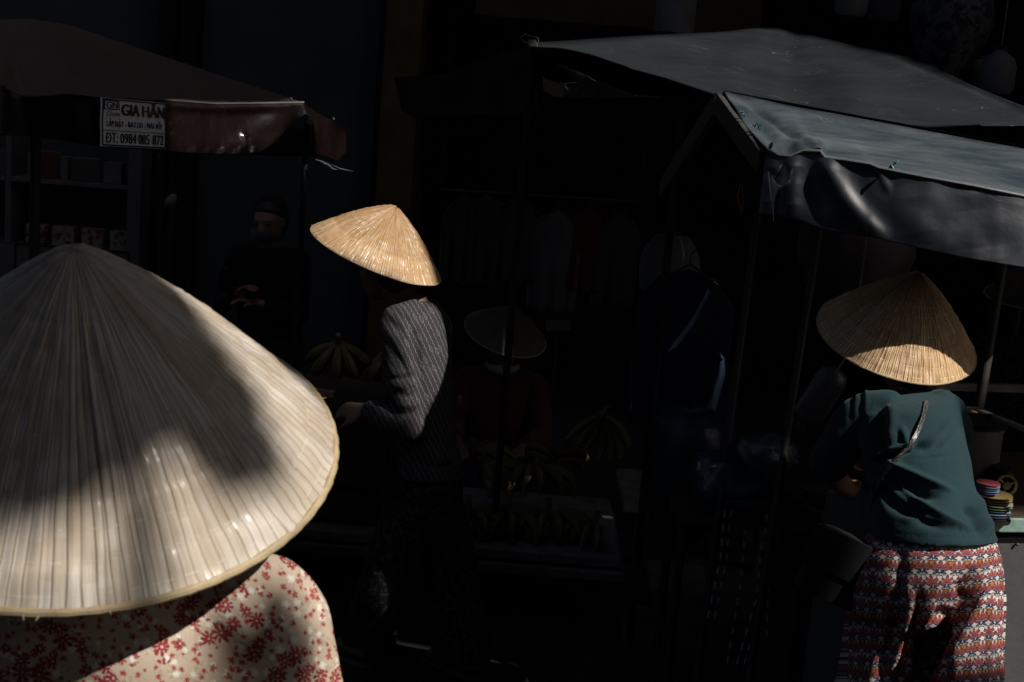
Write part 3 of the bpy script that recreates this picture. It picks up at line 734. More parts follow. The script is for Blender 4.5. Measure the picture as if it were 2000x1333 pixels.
# ---- middle walker ------------------------------------------------------------------------------
def walker():
    t = thing('person', 'person walking left in a dark striped shirt under the sunlit golden conical hat', 'person')
    C = V(-0.447, 4.45, 1.430); ax = (0.326, -0.08, 0.942)
    D = 4.47
    fL, fR = G(680, 1292), G(905, 1318)
    J = dict(head=U(748, 520, 4.50), face=(-0.75, 0.55, -0.2), neck=U(808, 598, 4.50), chest=U(815, 690, 4.46), pelvis=U(835, 920, 4.50),
             shL=U(775, 628, 4.38), elL=U(800, 840, 4.33), wrL=U(716, 800, 4.36), shR=U(852, 632, 4.62), elR=U(850, 820, 4.72), wrR=U(745, 800, 4.72),
             hpL=U(828, 950, 4.48), hpR=U(850, 940, 4.56), knL=U(742, 1120, 4.40), knR=U(868, 1130, 4.62), anL=fL + V(0.02, 0, 0.085), anR=fR + V(0, 0, 0.085),
             toeL=(-0.85, 0.5, 0), toeR=(-0.75, 0.6, 0), tw=0.095, td=0.06, lr=0.72, hdL=(-0.8, 0.3, -0.15), hdR=(-0.8, 0.3, -0.1), pnL=(0.2, 0.5, -0.8), pnR=(0.2, 0.5, -0.8))
    b, P = make_body(t, J, M_skin_d, 0.008, 0.92, 0.9, hs_head=0.92)
    make_hair(t, P, (0, -0.10, -0.03))
    ac = V(0.55, 0.83, 0).normalized()        # across the shoulders
    fw = V(-0.83, 0.55, 0).normalized()
    W = lambda x, y, d, wpx, th: (U(x, y, d), cr * (wpx / F * d), cf * th)
    mb = MB()
    mb.loft([W(815, 588, 4.50, 20, 0.04), W(812, 596, 4.49, 38, 0.075), W(806, 612, 4.48, 55, 0.11), W(808, 640, 4.47, 60, 0.135), W(815, 690, 4.47, 60, 0.14), W(824, 740, 4.47, 60, 0.14), W(830, 790, 4.47, 58, 0.135), W(836, 850, 4.48, 56, 0.135), W(840, 900, 4.48, 62, 0.145), W(842, 935, 4.48, 66, 0.15)], 36)
    capsule_chain(mb, [U(800, 612, 4.44), U(778, 632, 4.38), U(781, 690, 4.355), U(790, 765, 4.34), U(798, 832, 4.33), U(755, 822, 4.345), U(728, 806, 4.36)], [0.05, 0.062, 0.060, 0.055, 0.052, 0.046, 0.040], 20)
    capsule_chain(mb, [U(830, 610, 4.56), U(850, 640, 4.61), U(850, 810, 4.71), U(790, 806, 4.72), U(757, 800, 4.72)], [0.055, 0.058, 0.05, 0.045, 0.040], 18)
    fl = folds([([(745, 612), (775, 640), (800, 670), (812, 700), (816, 760)], 7, -0.006), ([(738, 625), (765, 660), (790, 700), (806, 740)], 9, 0.008),
                ([(760, 600), (795, 625), (812, 665), (820, 720), (822, 800)], 6, -0.007), ([(752, 655), (780, 700), (800, 740)], 7, -0.007), ([(748, 690), (770, 740), (790, 770)], 9, 0.005),
                ([(757, 738), (785, 742), (812, 732)], 5, -0.010), ([(760, 752), (790, 757), (814, 746)], 5, 0.008), ([(775, 770), (800, 775), (815, 765)], 5, -0.008), ([(780, 790), (805, 795), (820, 785)], 5, 0.006),
                ([(766, 800), (790, 812), (812, 806)], 6, -0.008), ([(835, 600), (862, 660), (878, 730)], 16, 0.003), ([(830, 870), (860, 900), (890, 890)], 9, 0.008), ([(800, 900), (850, 915), (895, 905)], 8, -0.008)], 0.003, 14)
    sh = fuse(mb, 'shirt', 0.006, 5, fl, M_stripe, t)
    # stripes run down the back from the collar and down the sleeve
    def fuv(c):
        x, y, d = PX(c)
        if x < 812 and y > 628 or x < 770: a = math.radians(72)
        else: a = math.radians(66)
        X = x / F * 4.45; Y = y / F * 4.45
        a = math.radians(64)
        return (X * math.sin(a) - Y * math.cos(a) + 0.15 * (d - 4.45), X * math.cos(a) + Y * math.sin(a))
    setuv(sh, fuv)
    mb = MB()
    mb.loft([W(838, 905, 4.48, 52, 0.12), W(838, 950, 4.48, 66, 0.135), W(832, 1000, 4.49, 74, 0.14), W(826, 1040, 4.50, 74, 0.13)], 30)
    mb.loft([W(800, 985, 4.45, 48, 0.11), W(768, 1090, 4.43, 55, 0.11), W(735, 1180, 4.45, 50, 0.11), W(705, 1255, 4.55, 42, 0.09)], 26)
    mb.loft([W(858, 985, 4.52, 52, 0.11), W(872, 1090, 4.58, 58, 0.11), W(888, 1190, 4.56, 60, 0.11), W(905, 1290, 4.54, 58, 0.10)], 26)
    fl2 = folds([([(770, 950), (785, 1050), (800, 1150)], 9, -0.012), ([(840, 960), (850, 1100), (870, 1280)], 16, 0.008), ([(880, 980), (900, 1120), (930, 1280)], 12, -0.008), ([(740, 1060), (725, 1150), (700, 1240)], 14, 0.007)], 0.005, 9)
    fuse(mb, 'trousers', 0.010, 5, fl2, M_speck, t)
    sandals(t, J)
    hat(t, C, ax, 0.2195, 0.169, M_straw_mid, 1080, 44, 240, 0.0010, 11, 0.0022, 0.008)
    setorigin(t, (J['anR'] + J['anL']) * 0.5 - V(0, 0, 0.085)); return t
wk = walker()

# ---- woman in teal ------------------------------------------------------------------------------
def teal_woman():
    t = thing('person', 'person in teal shirt and lotus print trousers bending under the blue grey gabled canopy', 'person')
    C = V(0.992, 3.636, 1.434); ax = (0.081, -0.374, 0.924)
    W = lambda x, y, d, wpx, th: (U(x, y, d), cr * (wpx / F * d), cf * th)
    J = dict(head=U(1778, 692, 3.66), face=(-0.15, 0.98, -0.15), neck=U(1808, 768, 3.62), chest=U(1778, 860, 3.52), pelvis=U(1812, 1070, 3.44),
             shL=U(1694, 832, 3.56), elL=U(1612, 915, 3.62), wrL=U(1660, 960, 3.85), shR=U(1846, 836, 3.62), elR=U(1868, 895, 3.82), wrR=U(1850, 935, 4.03),
             hpL=U(1765, 1095, 3.46), hpR=U(1868, 1100, 3.46), knL=V(0.93, 3.36, 0.42), knR=V(1.14, 3.34, 0.42), anL=V(0.90, 3.30, 0.085), anR=V(1.16, 3.24, 0.085),
             toeL=(-0.1, 1, 0), toeR=(0.05, 1, 0), tw=0.085, td=0.05, ar=0.72, pnL=(0.3, 0.2, -0.9), hdL=(0.2, 0.9, 0))
    b, P = make_body(t, J, M_skin, 0.007, 0.95, 0.9, hs_head=0.92)
    make_hair(t, P, (0, -0.088, -0.085))
    mb = MB()
    mb.loft([W(1806, 762, 3.60, 46, 0.050), W(1800, 772, 3.575, 60, 0.075), W(1786, 786, 3.545, 84, 0.09), W(1776, 806, 3.515, 98, 0.10), W(1780, 850, 3.485, 103, 0.105), W(1790, 900, 3.47, 104, 0.11), W(1800, 950, 3.45, 101, 0.115), W(1808, 1000, 3.43, 108, 0.13), W(1818, 1030, 3.42, 117, 0.14), W(1824, 1052, 3.415, 121, 0.145)], 44)
    capsule_chain(mb, [U(1735, 796, 3.52), U(1702, 803, 3.535), U(1678, 815, 3.545), U(1655, 845, 3.56), U(1636, 880, 3.59), U(1622, 900, 3.61)], [0.045, 0.052, 0.053, 0.054, 0.055, 0.056], 20)
    capsule_chain(mb, [U(1835, 792, 3.54), U(1848, 806, 3.575), U(1858, 850, 3.70), U(1862, 882, 3.78)], [0.042, 0.050, 0.058, 0.058], 18)
    fl = folds([(L, w_, a_ * (2.2 if w_ > 5 else 0.9)) for L, w_, a_ in [([(1725, 895), (1764, 916), (1810, 938), (1862, 960)], 6, 0.008), ([(1720, 915), (1750, 945), (1790, 965), (1840, 972)], 10, -0.011),
                ([(1735, 925), (1765, 955), (1810, 990), (1862, 1022), (1900, 1035)], 6, 0.008), ([(1715, 945), (1745, 985), (1800, 1015), (1850, 1030)], 10, -0.009),
                ([(1760, 1012), (1810, 1012), (1870, 1030)], 8, 0.005), ([(1935, 1050), (1925, 1010), (1900, 960)], 9, 0.007), ([(1915, 1045), (1905, 1010), (1880, 990)], 8, -0.008),
                ([(1700, 905), (1730, 893), (1775, 880), (1812, 862)], 6, -0.008), ([(1705, 893), (1735, 880), (1785, 868)], 6, 0.007), ([(1790, 885), (1830, 870), (1870, 830)], 6, -0.005), ([(1800, 875), (1840, 850), (1866, 815)], 9, 0.004),
                ([(1738, 790), (1742, 830), (1738, 872)], 10, 0.008), ([(1758, 830), (1770, 860), (1783, 880)], 7, 0.006), ([(1720, 800), (1716, 850), (1722, 890)], 13, -0.011),
                ([(1692, 755), (1692, 780), (1690, 808)], 4, 0.006), ([(1684, 758), (1683, 785), (1678, 812)], 4, -0.009), ([(1676, 765), (1672, 790), (1670, 815)], 4, 0.005), ([(1666, 775), (1662, 798), (1661, 822)], 4, -0.005), ([(1656, 790), (1652, 812), (1652, 830)], 4, 0.004),
                ([(1700, 935), (1712, 950), (1730, 930)], 7, 0.010), ([(1715, 925), (1735, 915), (1760, 905)], 6, 0.007),
                ([(1790, 897), (1840, 892), (1893, 886)], 1.7, -0.004), ([(1700, 1030), (1780, 1046), (1860, 1052), (1945, 1048)], 1.8, -0.002),
                ([(1880, 860), (1885, 900), (1895, 950)], 8, -0.003)]], 0.0035, 10)
    sh = fuse(mb, 'shirt', 0.0055, 5, fl, M_teal, t)
    # trousers
    mb = MB(); g = V(0, 0, 1)
    mb.loft([W(1815, 1005, 3.43, 88, 0.10), W(1820, 1035, 3.43, 112, 0.13), W(1812, 1080, 3.425, 138, 0.155), W(1808, 1125, 3.425, 149, 0.165), W(1806, 1175, 3.43, 150, 0.155), W(1804, 1210, 3.44, 146, 0.14)], 44)
    mb.loft([W(1738, 1150, 3.46, 76, 0.14), W(1728, 1240, 3.48, 78, 0.13), W(1714, 1333, 3.49, 78, 0.125), (J['knL'] + V(0, 0, 0.05), cr * 0.095, cf * 0.11), (J['anL'] + V(0, 0, 0.10), cr * 0.09, cf * 0.10)], 30)
    mb.loft([W(1884, 1150, 3.41, 72, 0.145), W(1890, 1240, 3.37, 66, 0.125), W(1886, 1333, 3.34, 68, 0.12), (J['knR'] + V(0, 0, 0.05), cr * 0.10, cf * 0.11), (J['anR'] + V(0, 0, 0.10), cr * 0.095, cf * 0.10)], 30)
    fl2 = folds([([(1915, 1110), (1890, 1150), (1850, 1205), (1815, 1265), (1790, 1340)], 18, -0.055), ([(1935, 1120), (1915, 1180), (1880, 1250), (1855, 1340)], 16, 0.022), ([(1900, 1135), (1865, 1190), (1825, 1250), (1790, 1310)], 5, 0.010),
                 ([(1795, 1155), (1785, 1220), (1765, 1290), (1752, 1340)], 11, -0.020), ([(1830, 1170), (1815, 1225), (1790, 1290), (1775, 1340)], 8, 0.010), ([(1770, 1130), (1780, 1190), (1762, 1250), (1740, 1340)], 8, 0.014),
                 ([(1762, 1060), (1756, 1120), (1750, 1200), (1730, 1280), (1715, 1340)], 12, -0.018), ([(1843, 1165), (1830, 1200), (1812, 1245)], 7, -0.009), ([(1900, 1045), (1904, 1060), (1908, 1080)], 4, -0.004), ([(1880, 1040), (1885, 1060), (1893, 1085)], 4, 0.003),
                 ([(1930, 1190), (1925, 1260), (1912, 1340)], 10, -0.008)], 0.003, 8)
    tr = fuse(mb, 'trousers', 0.0065, 5, fl2, M_lotus, t)
    cx, cy = U(1808, 1125, 3.43).x, U(1808, 1125, 3.43).y
    def fuv(c):
        x, y, d = PX(c); X = (x - 1808) / F * 3.3; s_ = max(-0.98, min(0.98, X / 0.185))
        return (0.17 * (math.asin(s_) * 0.55 + s_ * 0.45), -(y - 700) / F * 3.35 + 0.02 * math.cos(s_ * 1.4))
    setuv(tr, fuv)
    sandals(t, J)
    hat(t, C, ax, 0.208, 0.204, M_straw_rt, 1440, 44, 230, 0.0011, 23, 0.0028, 0.004)
    bp = (J['anL'] + J['anR']) * 0.5 - V(0, 0, 0.085)
    tree = bvh(sh); tree2 = bvh(tr)
    setorigin(t, bp); return t, tree, tree2
tw, teal_tree, lotus_tree = teal_woman()

def ribbon_on(trees, pxs, wpx, off, thick, name, mat, parent):
    """a flat strap laid on a real surface"""
    L = []
    for i, (x, y) in enumerate(pxs):
        a = pxs[max(0, i - 1)]; b = pxs[min(len(pxs) - 1, i + 1)]; dx, dy = b[0] - a[0], b[1] - a[1]; l = math.hypot(dx, dy); nx, ny = -dy / l * wpx / 2, dx / l * wpx / 2
        row = []
        for k in (-1, 1):
            hit = None
            for T in trees:
                h = T.ray_cast(CAM, RAY(x + nx * k, y + ny * k))
                if h[0] is not None and (hit is None or h[3] < hit[1]): hit = (h[0], h[3], h[1])
            row.append(hit)
        L.append(row)
    d0 = 3.3; vs = []
    for i, row in enumerate(L):
        for k, hit in zip((-1, 1), row):
            x, y = pxs[i]
            p = hit[0] if hit else None
            vs.append(p)
    last = None
    for i in range(len(vs)):
        if vs[i] is None:
            x, y = pxs[i // 2]; vs[i] = (U(x, y, PX(last)[2]) if last else U(x, y, d0))
        last = vs[i]
    for _ in range(6):
        w_ = [v.copy() for v in vs]
        for i in range(2, len(vs) - 2): w_[i] = (vs[i - 2] + vs[i] * 2 + vs[i + 2]) / 4
        vs = w_
    out = [v + (CAM - v).normalized() * off for v in vs]; inn = [v + (CAM - v).normalized() * (off - thick) for v in vs]
    n = len(pxs); mb = MB(); al = out + inn; fs = []
    for i in range(n - 1):
        a, b, c, d = 2 * i, 2 * i + 1, 2 * i + 3, 2 * i + 2
        fs += [(a, b, c, d), (2 * n + d, 2 * n + c, 2 * n + b, 2 * n + a), (a, d, 2 * n + d, 2 * n + a), (b, 2 * n + b, 2 * n + c, c)]
    mb.add(al, fs); return mb.build(name, mat, parent, True)

def interp(pts, n):
    out = []
    m = len(pts) - 1
    for i in range(m):
        for k in range(n):
            t = k / n; out.append(tuple(pts[i][j] * (1 - t) + pts[i + 1][j] * t for j in range(len(pts[0]))))
    out.append(tuple(pts[-1])); return out

bagt = thing('shoulder_bag', 'black shoulder bag at the left hip of the person in teal, strap across the back', 'bag')
mb = MB(); mb.box(U(1640, 1110, 3.42), (0.16, 0.07, 0.17), Matrix.Rotation(0.35, 3, 'Y'), 0.02); bb = mb.build('bag_body', M_bag, bagt, True)
mb = MB(); mb.box(U(1640, 1085, 3.375), (0.165, 0.012, 0.10), Matrix.Rotation(0.35, 3, 'Y'), 0.004); mb.build('flap', M_bag, bagt, True)
ribbon_on([teal_tree, lotus_tree], interp([(1810, 782), (1808, 800), (1801, 825), (1790, 850), (1775, 875), (1755, 895), (1735, 912), (1715, 945), (1695, 985), (1675, 1040), (1655, 1080)], 4), 8, 0.014, 0.006, 'strap', M_leather, bagt)
setorigin(bagt, U(1640, 1140, 3.42))
#SECTION3
# ------------------------------------------------------------------ tarpaulin sheets
def polylen(pts, n, smooth=True):
    """resample a polyline of tuples to n+1 points, evenly"""
    L = [0]
    for a, b in zip(pts, pts[1:]): L.append(L[-1] + math.hypot(b[0] - a[0], b[1] - a[1]))
    out = []
    for i in range(n + 1):
        s = L[-1] * i / n; k = 0
        while k < len(L) - 2 and L[k + 1] < s: k += 1
        t = (s - L[k]) / max(1e-9, L[k + 1] - L[k]); out.append(tuple(pts[k][j] * (1 - t) + pts[k + 1][j] * t for j in range(len(pts[0]))))
    return out

def solid(me, th):
    tmp = bpy.data.objects.new('tmp', me); COL.objects.link(tmp); s = tmp.modifiers.new('s', 'SOLIDIFY'); s.thickness = th; s.offset = 0
    out = evalmesh(tmp); bpy.data.objects.remove(tmp); return out

def sheet(name, top, bot, mat, parent, nu=160, nv=40, th=0.003, disp=None, sag=None, amp=0.004, sc=6):
    T = [U(*p) for p in polylen(top, nu)]; B = [U(*p) for p in polylen(bot, nu)]
    for A in (T, B):
        for _ in range(3 if nu > 150 else 0): A[1:-1] = [(A[i - 1] + A[i] * 2 + A[i + 1]) / 4 for i in range(1, len(A) - 1)]
    vs = []
    for j in range(nv + 1):
        t = j / nv
        for i in range(nu + 1):
            p = T[i].lerp(B[i], t)
            if sag: p.z -= sag * 4 * t * (1 - t)
            vs.append(p)
    fs = [(j * (nu + 1) + i, (j + 1) * (nu + 1) + i, (j + 1) * (nu + 1) + i + 1, j * (nu + 1) + i + 1) for j in range(nv) for i in range(nu)]
    me = bpy.data.meshes.new(name); me.from_pydata(vs, [], fs); me.update()
    nor = [v.normal.copy() for v in me.vertices]
    for k, (v, n) in enumerate(zip(me.vertices, nor)):
        if n.dot(CAM - v.co) < 0: n = -n
        t = (k // (nu + 1)) / nv; e = min(1, 6 * t + .1) * 1.0
        d = amp * noise.noise(v.co * sc) * e
        if disp: d += disp(v.co, n)
        v.co = v.co + n * d
    me.update(); me.materials.append(mat)
    me = solid(me, th); me.name = name
    return link(name, me, None, parent)

def rod(name, pts, r, mat, parent=None, n=10): mb = MB(); mb.tube(pts, r, n); return mb.build(name, mat, parent, True)

# near gabled canopy over the food stall, right
gc = thing('canopy', 'blue grey gabled canopy with glossy hanging front edge, nearest of the two on the right', 'canopy')
eave = [(1497, 290, 3.51), (1522, 304, 3.4991), (1545, 306, 3.4882), (1570, 295, 3.4759), (1602, 296, 3.4599), (1612, 309, 3.4549), (1650, 313, 3.4364), (1700, 321, 3.415), (1716, 328, 3.4092), (1758, 336.5, 3.3961), (1800, 345, 3.3856), (1850, 354, 3.375), (1900, 363, 3.3672), (1950, 373, 3.365), (2000, 383, 3.3713), (2035.6, 389.3, 3.3779), (2071.1, 395.7, 3.3828), (2106.7, 402, 3.3873), (2142.2, 408.3, 3.3899), (2177.8, 414.7, 3.3895), (2213.3, 421, 3.3879), (2248.9, 427.3, 3.3854), (2284.4, 433.7, 3.3826), (2320, 440, 3.38)]
ridge = [(1414, 180, 3.86), (1500, 197, 3.84), (1700, 236, 3.79), (2000, 292, 3.70), (2320, 352, 3.62)]
slope_f = folds([([(1425, 195), (1500, 250), (1540, 295)], 16, 0.014), ([(1432, 190), (1515, 245), (1590, 290)], 9, -0.016), ([(1470, 195), (1620, 240), (1800, 285), (2000, 340)], 5, 0.006), ([(1480, 192), (1640, 233), (1820, 275), (2000, 318)], 6, -0.006),
                 ([(1540, 270), (1590, 282), (1612, 300)], 14, 0.014), ([(1640, 300), (1800, 325), (2000, 365)], 12, -0.003), ([(1500, 215), (1700, 262), (2000, 330)], 14, 0.003)], 0, 1, False)
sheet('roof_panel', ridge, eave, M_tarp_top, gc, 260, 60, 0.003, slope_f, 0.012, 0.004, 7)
bot = [(1480, 418, 3.5168), (1525, 423, 3.4977), (1565, 431, 3.4784), (1600, 446, 3.4609), (1650, 457, 3.4364), (1700, 463, 3.415), (1750, 474.5, 3.3984), (1800, 486, 3.3856), (1850, 496.5, 3.375), (1900, 507, 3.3672), (1950, 515, 3.365), (2000, 523, 3.3713), (2035.6, 529.1, 3.3779), (2071.1, 535.2, 3.3828), (2106.7, 541.3, 3.3873), (2142.2, 547.4, 3.3899), (2177.8, 553.6, 3.3895), (2213.3, 559.7, 3.3879), (2248.9, 565.8, 3.3854), (2284.4, 571.9, 3.3826), (2320, 578, 3.38)]
val_f = folds([([(1606, 300), (1620, 335), (1645, 380), (1685, 428), (1735, 475)], 20, 0.015), ([(1590, 310), (1592, 360), (1600, 440)], 22, -0.005), ([(1548, 300), (1548, 360), (1545, 430)], 18, 0.015), ([(1515, 305), (1508, 360), (1500, 420)], 14, 0.008),
               ([(1650, 330), (1700, 400), (1760, 470)], 26, -0.004), ([(1715, 325), (1722, 345), (1740, 380)], 9, 0.004),
               ([(1500, 330), (1515, 350), (1545, 352), (1570, 330)], 9, -0.004), ([(1780, 360), (1790, 420), (1800, 480)], 40, 0.006), ([(1900, 380), (1910, 450), (1920, 510)], 45, -0.006)], 0.0035, 17, False)
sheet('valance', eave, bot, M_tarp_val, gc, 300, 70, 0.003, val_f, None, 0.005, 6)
rod('hem_glint', [U(x, y, d - .004) for x, y, d in eave], 0.0045, M_hem_glint, gc, 8)  # piping added so the crest shows a bright line
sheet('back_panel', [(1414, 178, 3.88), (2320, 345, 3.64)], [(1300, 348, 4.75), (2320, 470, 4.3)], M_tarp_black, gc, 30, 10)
for a, b in ((U(1412, 182, 3.88), U(1499, 296, 3.54)), (U(1412, 182, 3.88), U(1302, 352, 4.6))):
    mb = MB(); d = (b - a); L = d.length; z = d.normalized(); x = z.cross(V(1, 0, 0)).normalized(); y = z.cross(x)
    mb.box((a + b) / 2 + V(-0.012, 0, -0.028), (0.06, 0.018, L), Matrix((x, y, z)).transposed(), 0.003); mb.build('rafter', M_rafter, gc)
ties = [(1397, 192, 3.92), (1380, 214, 4.02), (1449, 222, 3.71), (1455, 226, 3.69), (1475, 245, 3.63), (1483, 250, 3.61), (1505, 288, 3.50), (1508, 284, 3.50), (1741, 326, 3.39), (1748, 318, 3.39)]
for i, (x, y, d) in enumerate(ties):
    mb = MB(); rr = random.Random(i); p = U(x, y, d - 0.01)
    for k in range(4):
        q = p + V(rr.uniform(-.010, .010), rr.uniform(-.008, .004), rr.uniform(-.008, .012)); mb.tube([p + V(0, 0, -0.004), (p + q) / 2 + V(0, 0, .004), q], [0.0035, 0.003, 0.0018], 6, flat=0.5)
    mb.build('tie', M_tie, gc, True)
for i, (x0, y0, x1, y1, d) in enumerate([(1606, 470, 1545, 800, 4.3), (1968, 515, 1913, 792, 3.75), (1480, 480, 1430, 800, 4.6)]):
    a = U(x0, y0 - 60, d); b = U(x1, y1, d); dirn = (b - a).normalized(); b2 = a + dirn * ((a.z - 0.0) / -dirn.z)
    rod('pole', [a, b2], 0.012 if i != 1 else 0.0135, M_pole, gc)
mb = MB(); mb.tube(interp([(U(1500, 335, 3.48)), U(1504, 372, 3.475), U(1510, 412, 3.47), U(1511, 432, 3.47)], 3), 0.0016, 6); mb.build('loose_thread', M_wire, gc, True)
mb = MB(); mb.tube([U(1447, 360, 4.2), U(1440, 385, 4.2), U(1449, 415, 4.2)], 0.004, 6); mb.tube([U(1448, 358, 4.2), U(1452, 390, 4.2), U(1450, 410, 4.2)], 0.003, 6); mb.build('orange_cord', simple('orange_cord', (0.20, 0.09, 0.02)), gc, True)
setorigin(gc, V(1.3, 3.9, 0))

# wide charcoal canopy behind it
bc = thing('canopy', 'wide charcoal hipped canopy with a torn left edge, further back behind the gabled one', 'canopy')
topl = [(1033, 84, 5.0), (1100, 79, 5.1), (1200, 73, 5.25), (1330, 66, 5.45), (1400, 64, 5.55), (1470, 60, 5.68), (1498, 55, 5.72), (1525, 57, 5.7), (1552, 66, 5.68), (1640, 86, 5.5), (1760, 109, 5.3), (1815, 127, 5.2), (1900, 168, 5.0), (2000, 208, 4.8), (2160, 282, 4.6)]
botl = [(1034, 92, 4.95), (1090, 98, 4.86), (1160, 112, 4.8), (1240, 137, 4.7), (1320, 163, 4.6), (1400, 188, 4.52), (1500, 214, 4.46), (1620, 236, 4.45), (1700, 246, 4.45), (1760, 250, 4.47), (1850, 247, 4.5), (1930, 244, 4.54), (2000, 242, 4.58), (2160, 290, 4.6)]
sheet('roof_panel', topl, botl, M_tarp_back, bc, 240, 60, 0.004, folds([([(1500, 60), (1450, 110), (1400, 180)], 40, 0.015), ([(1520, 60), (1640, 150), (1700, 240)], 50, 0.015), ([(1700, 110), (1850, 170), (2000, 228)], 14, 0.010), ([(1740, 112), (1870, 165), (2000, 215)], 8, -0.008), ([(1500, 70), (1560, 150), (1560, 220)], 50, -0.012), ([(1050, 88), (1200, 105), (1330, 120)], 16, -0.01),
    ([(1350, 110), (1450, 118), (1600, 112)], 10, -0.006)], 0, 1, False), 0.03, 0.010, 4)
sheet('rear_panel', [(p[0], p[1] + 1.5, p[2] + .02) for p in topl], [(820, 160, 6.4), (2300, 240, 6.2)], M_tarp_black, bc, 60, 12)
sheet('side_flap', [(770, 152, 6.1), (812, 148, 6.0), (880, 143, 5.8), (930, 124, 5.55), (980, 106, 5.3), (1034, 90, 5.0)], [(783, 216, 6.1), (812, 232, 6.0), (890, 228, 5.8), (940, 225, 5.5), (990, 226, 5.3), (1050, 224, 5.0)], M_tarp_black, bc, 80, 30, 0.003, None, None, 0.02, 5)
rg = folds([([(1100, 165), (1135, 175), (1150, 190)], 6, -0.008), ([(1150, 150), (1165, 170), (1160, 190)], 8, 0.010), ([(1180, 165), (1195, 180)], 6, -0.006)], 0, 1, False)
a1 = sheet('torn_flap', [(1059, 150, 4.82), (1080, 160, 4.84), (1105, 164, 4.86), (1131, 161, 4.84)], [(1064, 176, 4.82), (1082, 190, 4.85), (1108, 190, 4.88), (1140, 190, 4.86)], M_ragged, bc, 60, 20, 0.003, rg, None, 0.02, 14)
a2 = sheet('torn_flap', [(1088, 125, 4.84), (1120, 137, 4.83), (1146, 147, 4.80), (1165, 158, 4.80), (1200, 171, 4.78), (1237, 185, 4.75)], [(1112, 146, 4.84), (1132, 164, 4.84), (1140, 190, 4.84), (1170, 191, 4.82), (1200, 190, 4.80), (1238, 188, 4.75)], M_ragged, bc, 80, 24, 0.003, rg, None, 0.02, 14)
mb = MB(); c0 = U(1040, 84, 4.97)
for k in range(7):
    rr = random.Random(k + 50); pts = [c0 + V(rr.uniform(-.02, .02), 0, rr.uniform(-.012, .012)) for _ in range(5)]; mb.tube(pts, 0.0022, 6)
mb.tube([U(1035, 84, 4.97), U(1022, 82, 4.97), U(1016, 73, 4.97), U(1026, 67, 4.97), U(1038, 72, 4.97), U(1050, 73, 4.97), U(1052, 82, 4.97)], 0.0016, 6)
mb.build('wire_knot', M_wire, bc, True)
rod('cord', [U(1238, 187, 4.75), U(1288, 191, 4.7)], 0.002, M_wire, bc)
for (x, y, d) in ((1040, 95, 5.0), (1330, 240, 4.7), (2040, 250, 4.7), (830, 235, 6.1)):
    p = U(x, y, d); rod('pole', [p, V(p.x, p.y, 0)], 0.014, M_darkpole, bc)
setorigin(bc, V(1.2, 5.3, 0))

# maroon awning, left
ra = thing('awning', 'maroon awning with glossy folds and curled corner, on the left', 'awning')
rt = [(-160, 60, 5.3), (0, 40, 5.4), (55, 37, 5.45), (140, 51, 5.55), (300, 104, 5.6), (450, 155, 5.6), (575, 196, 5.6), (593, 200, 5.6)]
re = [(-160, 176, 4.15), (0, 163, 4.34), (18, 176, 4.37), (40, 187, 4.4), (80, 188, 4.48), (130, 184, 4.6), (190, 190, 4.7), (300, 195, 4.95), (420, 204, 5.25), (500, 203, 5.42), (593, 201, 5.58)]
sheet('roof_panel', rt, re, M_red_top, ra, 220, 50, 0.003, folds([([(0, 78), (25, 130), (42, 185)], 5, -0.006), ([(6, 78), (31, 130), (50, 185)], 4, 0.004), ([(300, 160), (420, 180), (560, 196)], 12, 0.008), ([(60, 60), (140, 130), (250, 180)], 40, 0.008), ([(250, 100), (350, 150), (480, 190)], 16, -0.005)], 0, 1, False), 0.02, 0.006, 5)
rb = [(-160, 255, 4.15), (0, 264, 4.34), (60, 268, 4.44), (130, 276, 4.58), (190, 286, 4.7), (320, 296, 4.98), (420, 302, 5.25), (485, 302, 5.38), (512, 297, 5.44), (535, 280, 5.48), (558, 254, 5.52), (578, 232, 5.56), (600, 222, 5.58)]
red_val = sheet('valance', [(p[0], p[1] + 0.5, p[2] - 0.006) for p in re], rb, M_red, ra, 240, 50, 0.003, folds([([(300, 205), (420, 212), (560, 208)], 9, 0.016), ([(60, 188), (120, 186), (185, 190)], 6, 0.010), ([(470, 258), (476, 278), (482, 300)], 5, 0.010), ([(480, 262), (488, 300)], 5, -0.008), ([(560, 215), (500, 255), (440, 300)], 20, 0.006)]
    + [([(365 + 14 * k + (k * 7) % 5, 286), (369 + 14 * k, 302)], 3.2, 0.006 * (1 if k % 2 else -0.7)) for k in range(10)], 0, 1, False), None, 0.006, 6)
rod('hem_glint', [U(x, y - .5, d - .006) for x, y, d in polylen(re, 60)], 0.005, M_hem_red_glint, ra, 8)  # added piping that carries the painted glint of the crest
sheet('corner_flap', [(588, 200, 5.58), (612, 216, 5.68), (640, 232, 5.8), (664, 243, 5.95), (677, 252, 6.0)], [(602, 224, 5.58), (612, 299, 5.68), (640, 308, 5.8), (660, 316, 5.95), (677, 296, 6.0)], M_red, ra, 80, 30, 0.003, folds([([(600, 215), (610, 260), (616, 300)], 8, 0.01)], 0, 1, False), None, 0.01, 5)
sheet('inner_valance', [(330, 230, 6.2), (680, 250, 6.5)], [(330, 300, 6.2), (620, 306, 6.5)], M_tarp_black, ra, 20, 6)
mb = MB(); mb.tube([U(616, 312, 5.7), U(628, 316, 5.7), U(640, 322, 5.7), U(652, 331, 5.7), U(660, 332, 5.7)], [0.004, 0.012, 0.016, 0.014, 0.006], 10, flat=0.35); mb.tube([U(648, 322, 5.69), U(664, 330, 5.7), U(690, 335, 5.72)], [0.004, 0.010, 0.002], 10, flat=0.3)
